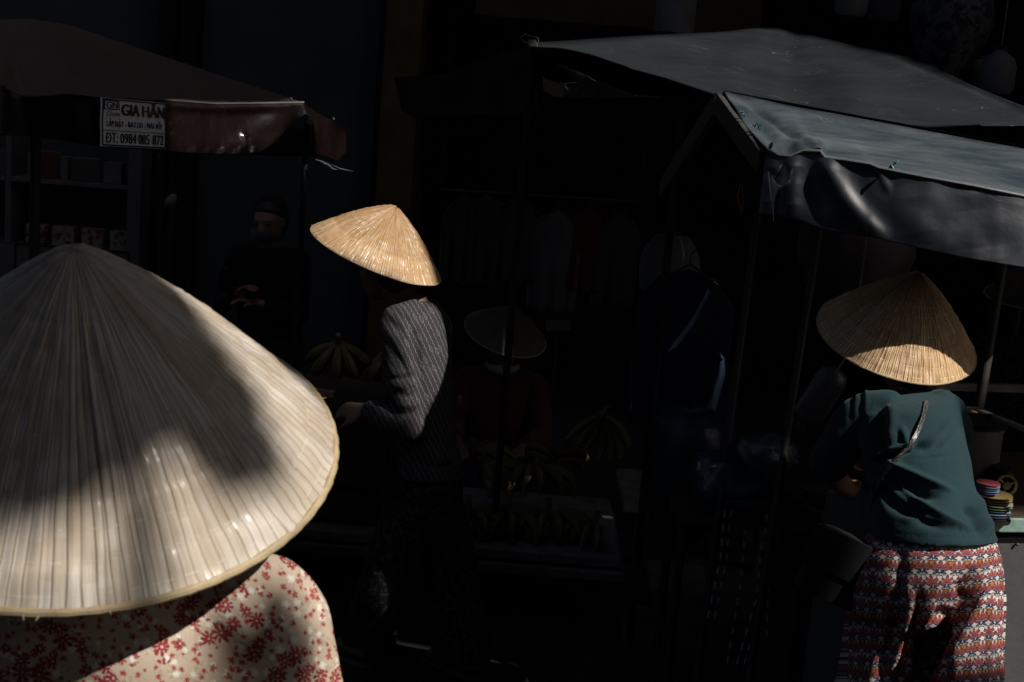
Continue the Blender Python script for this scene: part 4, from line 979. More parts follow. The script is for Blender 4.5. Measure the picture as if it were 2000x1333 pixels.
Mp = Mat('clear_plastic', 0.12, 0.8); Mp.color((0.16, 0.17, 0.17)); Mp.bump(Mp.noise(Mp.obj(), 70, 3), 0.8, 0.01); mb.build('plastic_scrap', Mp.mat, ra, True)
for (x, y, d, r) in ((70, 262, 4.55, 0.0165), (332, 292, 5.3, 0.03), (600, 230, 5.7, 0.012)):
    p = U(x, y, d); rod('pole', [p, V(p.x, p.y, 0)], r, M_darkpole, ra)
rod('loose_thread', [U(317, 292, 4.96), U(311, 300, 4.96), U(309, 310, 4.96)], 0.0015, M_wire, ra)
rod('bolt', [U(567, 192, 5.56), U(571, 198, 5.55)], 0.005, M_plastic_w, ra); rod('bolt', [U(651, 231, 5.86), U(652, 236, 5.85)], 0.005, M_plastic_w, ra)
setorigin(ra, V(-1.4, 5.0, 0))

# the printed banner on it
sg = thing('banner_sign', 'white printed banner with red and dark blue lettering fixed to the maroon awning', 'sign')
TL, TR, BR, BL = [U(x, y, d) for x, y, d in ((192, 191, 4.66), (319, 198, 4.94), (319, 292, 4.94), (191, 286, 4.66))]
ex = (TR - TL); ey = (TL - BL); SW, SH = ex.length, ey.length; ex.normalize(); ez = ex.cross(ey).normalized(); ey = ez.cross(ex)
if ez.dot(CAM - TL) < 0: ez = -ez
def S(u, v, k=0.0): return BL + (BR - BL) * u + (TL - BL) * v + ez * (0.012 + k + 0.0012 * math.sin(u * 17) + 0.001 * math.sin(v * 9 + u * 5))
def spatch(u0, v0, u1, v1, k, name, mat, th=0.002):
    n, m_ = 24, 16; mb = MB(); vs = [S(u0 + (u1 - u0) * i / n, v0 + (v1 - v0) * j / m_, k) for j in range(m_ + 1) for i in range(n + 1)]
    vs2 = [v - ez * th for v in vs]; N = len(vs); fs = [(j * (n + 1) + i, j * (n + 1) + i + 1, (j + 1) * (n + 1) + i + 1, (j + 1) * (n + 1) + i) for j in range(m_) for i in range(n)]
    fs += [tuple(N + q for q in reversed(f)) for f in fs[:]]
    edge = [i for i in range(n)] ; 
    for i in range(n): fs.append((i + 1, i, N + i, N + i + 1)); b_ = m_ * (n + 1) + i; fs.append((b_, b_ + 1, N + b_ + 1, N + b_))
    for j in range(m_): a_ = j * (n + 1); fs.append((a_, a_ + n + 1, N + a_ + n + 1, N + a_)); a_ += n; fs.append((a_ + n + 1, a_, N + a_, N + a_ + n + 1))
    mb.add(vs + vs2, fs); return mb.build(name, mat, sg)
M_signw = simple('banner_white', (0.55, 0.57, 0.60), 0.55, 0.4, 0.08, 30)
M_ink = simple('dark_blue_ink', (0.008, 0.010, 0.03), 0.6, 0.3, 0.1); M_inkr = simple('red_ink', (0.12, 0.035, 0.025), 0.6, 0.3, 0.1); M_inkb = simple('black_ink', (0.02, 0.02, 0.024), 0.6, 0.3, 0.1)
spatch(0, 0, 1, 1, 0, 'panel', M_signw, 0.004)
def frame(u0, v0, u1, v1, w_, k=0.003, mat=M_inkb, name='printed_border'):
    wv = w_ * SW / SH
    for a in ((u0, v0, u1, v0 + wv), (u0, v1 - wv, u1, v1), (u0, v0 + wv, u0 + w_, v1 - wv), (u1 - w_, v0 + wv, u1, v1 - wv)): spatch(*a, k, name, mat, 0.0015)
frame(0.012, 0.012, 0.988, 0.988, 0.014)
spatch(0.03, 0.325, 0.97, 0.338, 0.003, 'printed_line', M_inkb, 0.0015)
frame(0.035, 0.76, 0.265, 0.955, 0.009, 0.003, M_ink)
def lettering(txt, u0, v0, u1, v1, mat, k=0.003, shear=0.0, bold=0.0, mid=0.0):
    cu_ = bpy.data.curves.new('t', 'FONT'); cu_.body = txt.replace('Đ', 'D'); cu_.shear = shear; cu_.resolution_u = 3
    o = bpy.data.objects.new('t', cu_); COL.objects.link(o); me = evalmesh(o); bpy.data.objects.remove(o)
    base = [(v.co.x, v.co.y) for v in me.vertices]; faces = [tuple(p.vertices) for p in me.polygons]
    x0, x1, y0, y1 = min(b[0] for b in base), max(b[0] for b in base), min(b[1] for b in base), max(b[1] for b in base)
    # bars through the crossed D's
    for i, ch in enumerate(txt):
        if ch == 'Đ':
            c2 = bpy.data.curves.new('t', 'FONT'); c2.body = txt[:i].replace('Đ', 'D') + '|'; o2 = bpy.data.objects.new('t', c2); COL.objects.link(o2); m2 = evalmesh(o2); bpy.data.objects.remove(o2)
            xx = max(v.co.x for v in m2.vertices); n = len(base); base += [(xx - .16, .31), (xx + .20, .31), (xx + .20, .40), (xx - .16, .40)]; faces.append((n, n + 1, n + 2, n + 3))
    mb = MB(); sh = [0.0] if not bold else [-bold, 0.0, bold]
    for q, dx in enumerate(sh):
        kk = k + 0.0004 * q
        top = [S(u0 + (u1 - u0) * (x + dx - x0) / (x1 - x0), v0 + (v1 - v0) * (y - y0) / (y1 - y0), kk) for x, y in base]
        mb.add(top, faces)
    return mb.build('lettering', mat, sg)
lettering('GN', 0.065, 0.79, 0.235, 0.925, M_ink, bold=0.01)
lettering('GIA HÂN', 0.295, 0.655, 0.955, 0.965, M_inkb, 0.003, 0, 0.045)
lettering('GIA HÂN', 0.303, 0.665, 0.947, 0.950, M_inkr, 0.0045, 0, 0.012)
lettering('Chuyên', 0.07, 0.60, 0.27, 0.73, M_ink, shear=0.35)
lettering('LẮP ĐẶT - BẠT DÙ - MÁI XẾP', 0.075, 0.385, 0.925, 0.600, M_ink, bold=0.02)
lettering('ĐT: 0984 085 872', 0.065, 0.075, 0.945, 0.285, M_inkb, bold=0.02)
setorigin(sg, BL)

# ------------------------------------------------------------------ setting
def WP(px, py, y): r = RAY(px, py); return CAM + r * ((y - CAM.y) / r.y)
mb = MB(); mb.add([(-60, -60, 0), (60, -60, 0), (60, 60, 0), (-60, 60, 0)], [(0, 1, 2, 3)]); g = mb.build('ground', M_asph); structure(g)
mb = MB(); mb.box((0, -2.3, 0.055), (16, 8.2, 0.12), None, 0.01); structure(mb.build('pavement', M_stone))
YW = 7.6
def wallbox(name, label, cat, x0, x1, z0, z1, y0, y1, mat, bev=0.004):
    mb = MB(); mb.box(((x0 + x1) / 2, (y0 + y1) / 2, (z0 + z1) / 2), (x1 - x0, y1 - y0, z1 - z0), None, bev); return tag(mb.build(name, mat), label, cat)
xa = WP(388, 300, YW).x; xb = WP(728, 300, YW).x; xc = WP(742, 300, YW).x; xd = WP(812, 300, YW).x; xl = WP(305, 350, YW).x
wallbox('wall', 'dim blue grey shop wall behind the person seated in black', 'wall', xa, xb, 0, 6.98, YW, YW + 0.2, M_plaster)
wallbox('door_post', 'dark upright post between the pale cabinet and the blue grey wall', 'post', xl + 0.01, xl + 0.10, 0, 6.98, YW - 0.1, YW + 0.1, M_dark)
wallbox('door_post', 'second dark post, at the left edge of the blue grey wall', 'post', xa - 0.10, xa - 0.005, 0, 6.98, YW - 0.08, YW + 0.1, M_dark)
wallbox('wall', 'thin pale strip of wall between the two dark posts', 'wall', xl + 0.105, xa - 0.105, 0, 6.98, YW, YW + 0.2, M_plaster)
wallbox('door_post', 'dark post between the blue grey wall and the yellow pillar', 'post', xb + 0.003, xc - 0.003, 0, 6.98, YW - 0.06, YW + 0.16, M_dark)
wallbox('pillar', 'yellow plastered pillar beside the dark shop opening', 'pillar', xc, xd, 0, 6.98, YW - 0.12, YW + 0.25, M_yellow, 0.01)
wallbox('beam', 'yellow painted beam over the dark shop opening', 'beam', WP(930, 20, YW).x, WP(1480, 50, YW).x, WP(1100, 45, YW).z, 6.98, YW - 0.1, YW + 0.15, M_yellow, 0.01)
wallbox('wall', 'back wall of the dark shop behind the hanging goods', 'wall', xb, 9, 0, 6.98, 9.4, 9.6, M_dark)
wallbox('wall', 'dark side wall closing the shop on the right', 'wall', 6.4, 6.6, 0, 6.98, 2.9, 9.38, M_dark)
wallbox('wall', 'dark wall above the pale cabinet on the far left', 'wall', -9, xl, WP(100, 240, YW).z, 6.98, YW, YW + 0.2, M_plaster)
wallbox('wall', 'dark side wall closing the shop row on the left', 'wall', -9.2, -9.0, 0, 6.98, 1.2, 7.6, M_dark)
# display cabinet, far left
dc = thing('display_cabinet', 'pale painted display cabinet with open shelves behind the maroon awning', 'cabinet')
cz0, cz1 = 0.0, WP(100, 240, YW).z; s1 = WP(180, 352, YW).z; s2 = WP(180, 464, YW).z; cx0, cx1 = -3.5, xl - 0.005
def cb(x0, x1, z0, z1, y0, y1, name, mat=M_cream): mb = MB(); mb.box(((x0 + x1) / 2, (y0 + y1) / 2, (z0 + z1) / 2), (x1 - x0, y1 - y0, z1 - z0), None, 0.003); return mb.build(name, mat, dc)
cb(cx0, cx1, cz0, s2 - 0.03, YW - 0.28, YW - 0.002, 'base'); cb(cx0, cx1, s2 - 0.03, cz1, YW - 0.03, YW - 0.002, 'back_panel', M_plaster)
cb(cx1 - 0.07, cx1, s2 - 0.03, cz1, YW - 0.28, YW - 0.031, 'side_panel'); xm = WP(56, 400, YW).x; cb(xm - 0.03, xm, s2 - 0.027, cz1, YW - 0.27, YW - 0.031, 'divider')
for a, b in ((cx0, xm - 0.032), (xm + 0.002, cx1 - 0.072)): cb(a, b, s1 - 0.012, s1 + 0.012, YW - 0.27, YW - 0.031, 'shelf')
for px0, px1 in ((30, 118), (190, 252)):
    a = WP(px0, 480, YW - .28).x; b = WP(px1, 480, YW - .28).x; zt = WP(100, 482, YW - .28).z
    mb = MB()
    mb.box(((a + b) / 2, YW - .2815, zt), (b - a, .003, .012)); mb.box((a, YW - .2815, zt - .3), (.012, .0028, .6)); mb.box((b, YW - .2815, zt - .3), (.012, .0028, .6)); mb.build('panel_moulding', M_dark, dc)
setorigin(dc, V(-2.9, YW - .14, 0))
M_boxart = Mat('printed_box', 0.7, 0.3); _v = M_boxart.noise(M_boxart.obj(), 28, 4, 0.6, 0.5); M_boxart.color(M_boxart.ramp(_v, [(0.42, (0.08, 0.015, 0.015)), (0.5, (0.15, 0.13, 0.12)), (0.6, (0.17, 0.16, 0.14))])); M_boxart = M_boxart.mat
def item(name, label, cat, grp, x0, x1, z0, h, mat, y=YW - 0.2, d=0.08, lid=None):
    mb = MB(); mb.box(((x0 + x1) / 2, y, z0 + h / 2), (x1 - x0, d, h), Matrix.Rotation(0.0, 3, 'Z'), 0.004); o = tag(mb.build(name, mat), label, cat, grp); return o
for k, (a, b) in enumerate(((80, 116), (130, 172), (186, 226), (240, 276))):
    item('gift_box', ['printed gift box beside the dark pole, leftmost in the lower cabinet row', 'second printed gift box from the dark pole in the lower cabinet row', 'third printed gift box from the dark pole in the lower cabinet row', 'rightmost printed gift box in the lower cabinet row'][k], 'box', 'printed boxes on the lower cabinet shelf', WP(a, 440, YW).x, WP(b, 440, YW).x, s2 - 0.029, 0.105, M_boxart)
for k, (a, b, h, m_) in enumerate(((0, 26, .12, M_boxart), (28, 52, .13, M_cream), (84, 92, .13, M_plastic_w), (96, 140, .14, M_wine), (146, 160, .12, M_cream), (166, 218, .12, M_white_cloth), (228, 262, .11, M_cream))):
    item('carton', ['printed carton at the frame edge on the upper cabinet shelf', 'pale carton next to the printed one on the upper cabinet shelf', 'narrow white carton right beside the dark pole, upper shelf', 'wine red carton on the upper cabinet shelf', 'narrow pale carton beside the wine red one', 'wide whitish carton on the upper cabinet shelf', 'rightmost pale carton on the upper cabinet shelf'][k], 'box', 'cartons on the upper cabinet shelf', WP(a, 330, YW).x, WP(b, 330, YW).x, s1 + 0.0125, h, m_)

# buildings behind and above the photographer, and an added unseen sheet with openings shaped for the sun
wallbox('building', 'plain plastered house front across the lane, behind the camera', 'building', -12, 12, 0, 9.5, -7.2, -6.7, simple('ochre_house_wall', (0.22, 0.17, 0.09), 0.9, 0.2, 0.2, 2))
ZR = 7.0
TEAL_LIT = [(1640, 690, 3.55), (1700, 640, 3.5), (1800, 600, 3.4), (1915, 640, 3.6), (1930, 715, 3.6), (1905, 800, 3.45), (1925, 880, 3.45), (2140, 940, 3.7), (2160, 1420, 3.7), (1680, 1400, 3.3), (1735, 1280, 3.32), (1765, 1180, 3.3), (1785, 1120, 3.28), (1765, 1065, 3.3), (1742, 1030, 3.32), (1735, 985, 3.34), (1688, 950, 3.36), (1700, 900, 3.38), (1728, 865, 3.4), (1672, 830, 3.5), (1645, 770, 3.55)]
def H(p): t = (ZR - p.z) / SUN.z; return Vector((p.x + SUN.x * t, p.y + SUN.y * t, 0))
wkh = [U(575, 440, 4.45), U(640, 400, 4.5), U(772, 375, 4.45), U(815, 395, 4.45), U(892, 545, 4.40), U(885, 585, 4.45), U(902, 700, 4.42), U(902, 756, 4.42), U(893, 766, 4.39), U(855, 803, 4.36), U(836, 838, 4.34), U(812, 866, 4.33), U(796, 846, 4.30), U(770, 760, 4.3), U(746, 670, 4.34), U(730, 600, 4.36), U(712, 565, 4.3), U(610, 510, 4.3)]
from mathutils.geometry import convex_hull_2d
def hull(pts, shrink=0.0):
    q = [H(p).xy for p in pts]; h = [q[i] for i in convex_hull_2d(q)]; c = sum(h, Vector((0, 0))) / len(h)
    out = []
    for v in h:
        v = c + (v - c) * (1 - shrink)
        if not out or (v - out[-1]).length > 0.015: out.append(v)
    return [Vector((v.x, v.y, 0)) for v in out]
bpy.context.view_layer.update()
def wverts(o): return [o.matrix_world @ v.co for v in o.data.vertices]
holeM = [H(p) for p in wkh]
holeB = hull([v for o in bc.children if o.name.startswith('roof_panel') for v in wverts(o)][::7], 0.03)
holeG = hull([v for o in gc.children if o.name.startswith(('roof_panel', 'valance')) for v in wverts(o)][::7], 0.01)
holeT = [H(U(x, y, d)) for x, y, d in TEAL_LIT]
roof = [(-9.3, 0.9), (9.3, 0.9), (9.3, 9.9), (-9.3, 9.9)]
holeS = [Vector(q) for q in ((-8.0, -3.0, 0), (0.3, -3.0, 0), (0.3, 6.9, 0), (-8.0, 6.9, 0))]
holeF = hull([U(x, y, d) for x, y, d in ((-150, 430, 1.2), (145, 380, 1.15), (560, 560, 1.25), (860, 760, 1.25), (900, 1150, 1.25), (860, 1550, 1.25), (0, 1500, 1.1), (-200, 1200, 1.0))])
def inp(x, y, P):
    c = False; j = len(P) - 1
    for i in range(len(P)):
        if (P[i].y > y) != (P[j].y > y) and x < (P[j].x - P[i].x) * (y - P[i].y) / (P[j].y - P[i].y) + P[i].x: c = not c
        j = i
    return c
holeR = [H(U(x, y, d)) for x, y, d in ((335, 186, 5.0), (450, 186, 5.3), (590, 186, 5.58), (612, 203, 5.68), (640, 220, 5.8), (690, 245, 6.0), (690, 300, 6.0), (668, 320, 5.95), (705, 338, 5.7), (655, 340, 5.7), (618, 322, 5.7), (606, 235, 5.6), (575, 240, 5.55), (535, 288, 5.48), (510, 305, 5.44), (480, 310, 5.38), (335, 304, 5.0))]
holes = (holeR, holeM, holeB, holeG, holeT, holeS, holeF); cell = 0.025; mb = MB(); y = -5.5
while y < 9.9:
    ym = y + cell / 2; act = [h for h in holes if min(v.y for v in h) <= ym <= max(v.y for v in h)]
    if not act:          # a plain strip up to the next opening
        nxt = min([min(v.y for v in h) for h in holes if min(v.y for v in h) > ym] + [9.9]); y1 = max(y + cell, nxt - cell); runs = [(-9.3, 9.3)]
    else:
        y1 = y + cell; runs = []; x = -8.2; st = -9.3; open_ = True
        while x < 8.6:
            hole = any(inp(x + cell / 2, ym, h) for h in act)
            if hole and open_: runs.append((st, x)); open_ = False
            if not hole and not open_: st = x; open_ = True
            x += cell
        runs.append((st if open_ else 8.6, 9.3))
    for x0, x1 in runs:
        mb.add([(x0, y, ZR), (x1, y, ZR), (x1, y1, ZR), (x0, y1, ZR)], [(3, 2, 1, 0)]); mb.add([(x0, y, ZR + .03), (x1, y, ZR + .03), (x1, y1, ZR + .03), (x0, y1, ZR + .03)], [(0, 1, 2, 3)])
    y = y1
me = mb.mesh('shade_roof', M_dark)
tag(link('shade_roof', me, None, None, False), 'added unseen dark sheet overhead, openings cut to let sun reach chosen spots', 'roof')
#SECTION4
# ------------------------------------------------------------------ people in the shade
def seated(label, hp, d, facing, shirt_mat, trouser_mat, skin=M_skin, hatspec=None, s=1.0, seat_z=0.42, arms='fold', mask=None):
    t = thing('person', label, 'person')
    hd = U(hp[0], hp[1], d); f = V(*facing).normalized(); r = f.cross(V(0, 0, 1)).normalized()
    nk = hd - V(0, 0, 0.14) * s - f * 0.015; ch = nk - V(0, 0, 0.20) * s - f * 0.02; pv = V(nk.x, nk.y, max(seat_z + 0.1, nk.z - 0.50 * s)) - f * 0.06
    J = dict(head=hd, face=(f.x, f.y, -0.15), neck=nk, chest=ch, pelvis=pv, tw=0.14, td=0.085)
    for q, k in (('L', -1), ('R', 1)):
        sh = nk + r * (0.165 * k) - V(0, 0, 0.045); J['sh' + q] = sh
        if arms == 'fold': el = sh + r * 0.045 * k + f * 0.07 - V(0, 0, 0.24); wr = el + f * 0.13 - r * 0.17 * k + V(0, 0, 0.05 if k < 0 else 0.10)
        else: el = sh + r * 0.06 * k + f * 0.10 - V(0, 0, 0.22); wr = el + f * 0.2 - r * 0.08 * k - V(0, 0, 0.02)
        J['el' + q] = el; J['wr' + q] = wr
        hpj = pv + r * 0.09 * k; J['hp' + q] = hpj; kn = V(hpj.x, hpj.y, seat_z + 0.06) + f * 0.40 + r * 0.05 * k; J['kn' + q] = kn; J['an' + q] = V(kn.x, kn.y, 0.085) + f * 0.02; J['toe' + q] = (f.x, f.y, 0)
    b, P = make_body(t, J, skin, 0.010, 0.95, 0.8)
    make_hair(t, P, (0, -0.10, -0.02))
    mb = MB(); R_ = lambda c, a, b: (c, r * a, f * b)
    mb.loft([R_(nk + V(0, 0, 0.01), 0.065, 0.06), R_(nk - V(0, 0, 0.02), 0.12, 0.08), R_(nk - V(0, 0, 0.06), 0.175, 0.10), R_(ch, 0.175, 0.12), R_(lerp(ch, pv, 0.5), 0.165, 0.125), R_(pv, 0.18, 0.15), R_(pv - V(0, 0, 0.08), 0.17, 0.15)], 30)
    for q in 'LR': capsule_chain(mb, [lerp(nk, J['sh' + q], 0.6), J['sh' + q], lerp(J['sh' + q], J['el' + q], 0.5), J['el' + q], lerp(J['el' + q], J['wr' + q], 0.7)], [0.055, 0.060, 0.056, 0.052, 0.045], 16)
    fuse(mb, 'shirt', 0.010, 5, folds([], 0.006, 12), shirt_mat, t)
    mb = MB()
    mb.loft([R_(pv + V(0, 0, 0.03), 0.16, 0.13), R_(pv - V(0, 0, 0.06), 0.18, 0.16), R_(pv - V(0, 0, 0.12), 0.15, 0.14)], 24)
    for q in 'LR': mb.tube([J['hp' + q] - V(0, 0, .02), lerp(J['hp' + q], J['kn' + q], .5), J['kn' + q], lerp(J['kn' + q], J['an' + q], .5), J['an' + q] + V(0, 0, .06)], [0.105, 0.095, 0.085, 0.085, 0.09], 18); mb.ball(J['kn' + q], 0.085, 10)
    fuse(mb, 'trousers', 0.012, 4, folds([], 0.006, 9), trouser_mat, t)
    sandals(t, J)
    if mask:
        mb = MB(); n = 10; off, zc, hh = mask
        vs = []
        for i in range(n + 1):
            a = math.radians(-75 + 150 * i / n)
            for zz in (-1, 0, 1):
                rad = 0.088 + (0.012 if zz == 0 else 0.002) - 0.010 * max(0, -zz); vs.append(P(math.sin(a) * rad * 0.86, math.cos(a) * rad * 1.12 + 0.004, zc + zz * hh * (1 - 0.35 * abs(math.sin(a)))))
        fs = [(i * 3 + j, (i + 1) * 3 + j, (i + 1) * 3 + j + 1, i * 3 + j + 1) for i in range(n) for j in range(2)]
        mb.add(vs, fs); me = solid(mb.mesh('face_mask', off), 0.004); me.name = 'face_mask'; link('face_mask', me, None, t)
    if hatspec: hat(t, P(0, -0.02, hatspec[4] if len(hatspec) > 4 else 0.03), hatspec[0], hatspec[1], hatspec[2], hatspec[3], 360, 30, 90, 0.001, 5, 0.003)
    st = thing('stool', None, 'stool'); c = V(pv.x, pv.y, 0); sz = max(0.12, pv.z - 0.17)
    mb = MB(); mb.box(c + V(0, 0, sz), (0.30, 0.30, 0.035), None, 0.01); mb.build('seat', M_stool, st)
    for x in (-1, 1):
        for y in (-1, 1): rod('leg', [c + V(x * .11, y * .11, sz - .015), c + V(x * .14, y * .14, 0)], 0.014, M_stool, st)
    setorigin(t, c); setorigin(st, c); return t, st, J
M_stool = simple('dark_plastic_stool', (0.03, 0.02, 0.02), 0.5, 0.4)
M_mask_g = cloth('grey_mask', (0.09, 0.09, 0.095)); M_mask_w = cloth('white_mask', (0.22, 0.22, 0.23))
t1, st1, J1 = seated('person in black seated with folded arms and grey mask against the blue grey wall', (526, 432), 6.9, (-0.25, -1, 0), M_black, M_black, M_skin, None, 1.0, 0.45, 'fold', (M_mask_g, -0.055, 0.038))
st1['label'] = 'dark stool under the person in black by the blue grey wall'
ph = thing('mobile_phone', 'small dark phone held by the person in black at the wall', 'phone')
pc = J1['wrR'] + V(-0.06, -0.07, 0.08); mb = MB(); mb.box(pc, (0.07, 0.009, 0.14), Matrix.Rotation(0.3, 3, 'Y'), 0.003); mb.build('case', M_black, ph); mb = MB(); mb.box(pc + V(-.01, -0.0055, 0.04), (0.015, 0.003, 0.015), None, 0.001); mb.build('camera_lens', M_plastic_w, ph)
setorigin(ph, pc)
t2, st2, J2 = seated('banana seller with a worn conical hat and white mask under the chin, facing the camera', (985, 672), 6.7, (-0.1, -1, 0), M_wine, M_navy, M_skin_d, ((0.22, -0.32, 0.93), 0.20, 0.15, M_straw_old, 0.045), 1.0, 0.12, 'reach', (M_mask_w, -0.10, 0.030))
st2['label'] = 'low dark stool under the banana seller'
# person cut off by the right edge
def edge_person():
    t = thing('person', 'person in a zebra print shirt and conical hat cut off by the right frame edge', 'person')
    hd = U(2048, 588, 4.6); nk = hd - V(0, 0, .15); pv = nk - V(0, 0, 0.52)
    J = dict(head=hd, face=(-0.7, -0.7, -0.1), neck=nk, chest=nk - V(0, 0, .2), pelvis=pv, shL=nk + V(.12, -.10, -.05), shR=nk + V(-.13, .09, -.05))
    J.update(elR=J['shR'] + V(-.06, .0, -.25), wrR=J['shR'] + V(-.18, -.12, -.30), elL=J['shL'] + V(.05, -.05, -.25), wrL=J['shL'] + V(-.1, -.18, -.28), hpL=pv + V(.06, -.06, -.02), hpR=pv + V(-.07, .06, -.02))
    for q in 'LR': J['kn' + q] = J['hp' + q] + V(-.02, -.02, -(J['hp' + q].z - .46)); J['an' + q] = V(J['kn' + q].x, J['kn' + q].y + .02, .085); J['toe' + q] = (-0.7, -0.7, 0)
    b, P = make_body(t, J, M_skin, 0.010); make_hair(t, P, (0, -.1, -.02))
    a = V(.77, -.64, 0); f = V(-.64, -.77, 0); mb = MB(); R_ = lambda z, x, y: (V(nk.x, nk.y, z), a * x, f * y)
    mb.loft([R_(nk.z + .01, .065, .06), R_(nk.z - .02, .12, .08), R_(nk.z - .06, .175, .10), R_(nk.z - .2, .18, .125), R_(nk.z - .4, .17, .13), R_(pv.z - .05, .20, .16), R_(pv.z - .14, .22, .18)], 30)
    for q in 'LR': capsule_chain(mb, [lerp(nk, J['sh' + q], .6), J['sh' + q], lerp(J['sh' + q], J['el' + q], .5), J['el' + q], lerp(J['el' + q], J['wr' + q], .6)], [.055, .062, .058, .056, .05], 16)
    fuse(mb, 'shirt', .010, 5, folds([], .006, 11), M_zebra, t)
    mb = MB(); mb.loft([R_(pv.z - .02, .16, .14), R_(pv.z - .1, .18, .15), R_(pv.z - .16, .16, .13)], 24)
    for q in 'LR': mb.tube([J['hp' + q], J['kn' + q], J['an' + q] + V(0, 0, .06)], [.10, .085, .09], 18)
    fuse(mb, 'trousers', .012, 4, folds([], .006, 9), M_black, t); sandals(t, J)
    hat(t, P(0, -.02, .02), (-.12, -.1, .98), .21, .16, M_straw_old, 360, 30, 90, .001, 9, .003); setorigin(t, V(nk.x, nk.y, 0))
edge_person()

# ------------------------------------------------------------------ bananas
def banana_bunch(c, n, fan, L, rot, tilt, label, seed, grp='banana bunches on the low stall tables'):
    rnd = random.Random(seed); mb = MB(); rows = 2 if n > 7 else 1; M = Matrix.Rotation(rot, 3, 'Z') @ Matrix.Rotation(tilt, 3, 'X')
    mb.tube([M @ V(-0.01, 0, 0.0), M @ V(0, 0, 0.03), M @ V(0.0, 0.0, 0.075)], [0.016, 0.014, 0.010], 8)
    for k in range(n):
        row = k % rows; a = (k // rows - (n / rows - 1) / 2) / max(1, n / rows) * fan + rnd.uniform(-.08, .08); l = L * rnd.uniform(.88, 1.1); pts = []; rr = []
        for i in range(7):
            t = i / 6; out = l * (0.10 + 0.9 * math.sin(t * 1.45)); dn = -l * 0.42 * (t ** 1.8) + l * .25 * t * (1 - t) + 0.02 - row * 0.03
            pts.append(M @ V(math.sin(a) * out, math.cos(a) * out * (1 - .15 * row), dn)); rr.append((0.008, 0.013, 0.0185, 0.0205, 0.019, 0.013, 0.005)[i])
        mb.tube(pts, rr, 7)
    z0 = min(v[2] for v in mb.v); mb.v = [(v[0] + c.x, v[1] + c.y, v[2] - z0 + c.z) for v in mb.v]
    return tag(mb.build('banana_bunch', M_banana, None, True), label, 'bananas', grp)
def low_table(x0, x1, y0, y1, z, label, name='low_table', boards=2):
    t = thing(name, label, 'table')
    for b in range(boards):
        mb = MB(); mb.box(((x0 + x1) / 2 + 0.02 * b, (y0 + y1) / 2 - .015 * b, z - .02 - .05 * b), (x1 - x0, y1 - y0, .035), None, .005); mb.build('board', M_board, t)
    for x in (x0 + .08, x1 - .08):
        for y in (y0 + .08, y1 - .08): mb = MB(); mb.box((x, y, (z - .02 - .05 * boards) / 2 + .006), (.05, .05, z - .03 - .05 * boards + .012), None, .004); mb.build('leg', M_wood, t)
    setorigin(t, V((x0 + x1) / 2, (y0 + y1) / 2, 0)); return t
ZT = 0.30
pR = G(1212, 1092, ZT); pL = G(880, 1078, ZT)
low_table(pL.x - .05, pR.x, pR.y, pR.y + 0.75, ZT, 'low stall table of grey boards heaped with bananas, right of the striped shirt walker')
low_table(pL.x - 1.15, pL.x - .30, pR.y + .05, pR.y + .8, ZT, 'low stall table with bananas partly behind the walker and the big hat')
low_table(pR.x + .06, pR.x + .75, pR.y + .75, pR.y + 1.3, ZT - .02, 'small empty grey board table behind the blue plastic bags', 'low_table', 1)
blab = ['banana bunch at the front left corner of the right hand stall table', 'front banana bunch, second from the left on the right hand table', 'front banana bunch in the middle of the right hand table', 'large curved banana bunch at the front right corner of the stall table',
        'banana bunch in the second row behind the walker\'s legs', 'banana bunch in the middle of the second row on the right hand table', 'banana bunch with upright fingers at the back right of the table', 'rear left banana bunch on the right hand table', 'rear middle banana bunch just below the seller']
bp_ = [(905, 1055, .02, 8, .2), (985, 1050, .05, 9, -.2), (1070, 1045, .06, 9, .4), (1160, 1062, .05, 7, -.9), (930, 1000, .28, 8, 1.0), (1040, 985, .30, 10, .2), (1165, 950, .34, 7, 2.6), (905, 955, .5, 8, 1.8), (1075, 955, .5, 8, 2.9)]
for i, (x, y, dy, n, rot) in enumerate(bp_):
    px_ = G(x, 1080, ZT).x; banana_bunch(V(px_, pR.y + .17 + dy, ZT + (0.10 if dy > .25 else 0.0) + (.12 if i == 6 else 0)), n, 2.2, .17, PI + rot, .2 if i != 6 else -1.2, blab[i], i)
bl2 = ['banana bunch beside the rim of the big pale hat', 'banana bunch between the pale hat and the walker', 'rear banana bunch on the left stall table', 'front banana bunch on the left stall table']
for i, (dx, dy) in enumerate(((-.98, .25), (-.55, .3), (-.75, .55), (-.7, .12))):
    banana_bunch(V(pL.x + dx, pR.y + dy, ZT + (.08 if i == 2 else 0)), 9, 2.3, .17, PI + i, .2, bl2[i], 40 + i)
# hanging bunch held up on a crate of the left stall (beside the walker's hand)
cr1 = U(690, 740, 5.4)
ck = thing('wooden_crate', 'tall stack crate behind the walker\'s hand carrying yellow fruit', 'crate')
for k in range(4): mb = MB(); mb.box((cr1.x, cr1.y, cr1.z - .075 - k * .13), (.40, .30, .10), None, .006); mb.build('slat', M_wood, ck)
for x in (-.19, .19):
    for y in (-.14, .14): mb = MB(); mb.box((cr1.x + x * .97, cr1.y + y * .97, (cr1.z - .03) / 2), (.034, .034, cr1.z - .03), None, .003); mb.build('corner_post', M_wood, ck)
setorigin(ck, V(cr1.x, cr1.y, 0))
banana_bunch(V(cr1.x - .06, cr1.y, cr1.z - .02), 10, 2.6, .15, PI, -.9, 'banana bunch on the crate beside the walker\'s hand', 61, None)
banana_bunch(V(cr1.x + .10, cr1.y + .03, cr1.z - .02), 8, 2.0, .13, PI + .6, -.7, 'smaller banana bunch right of the other on the crate', 62, None)
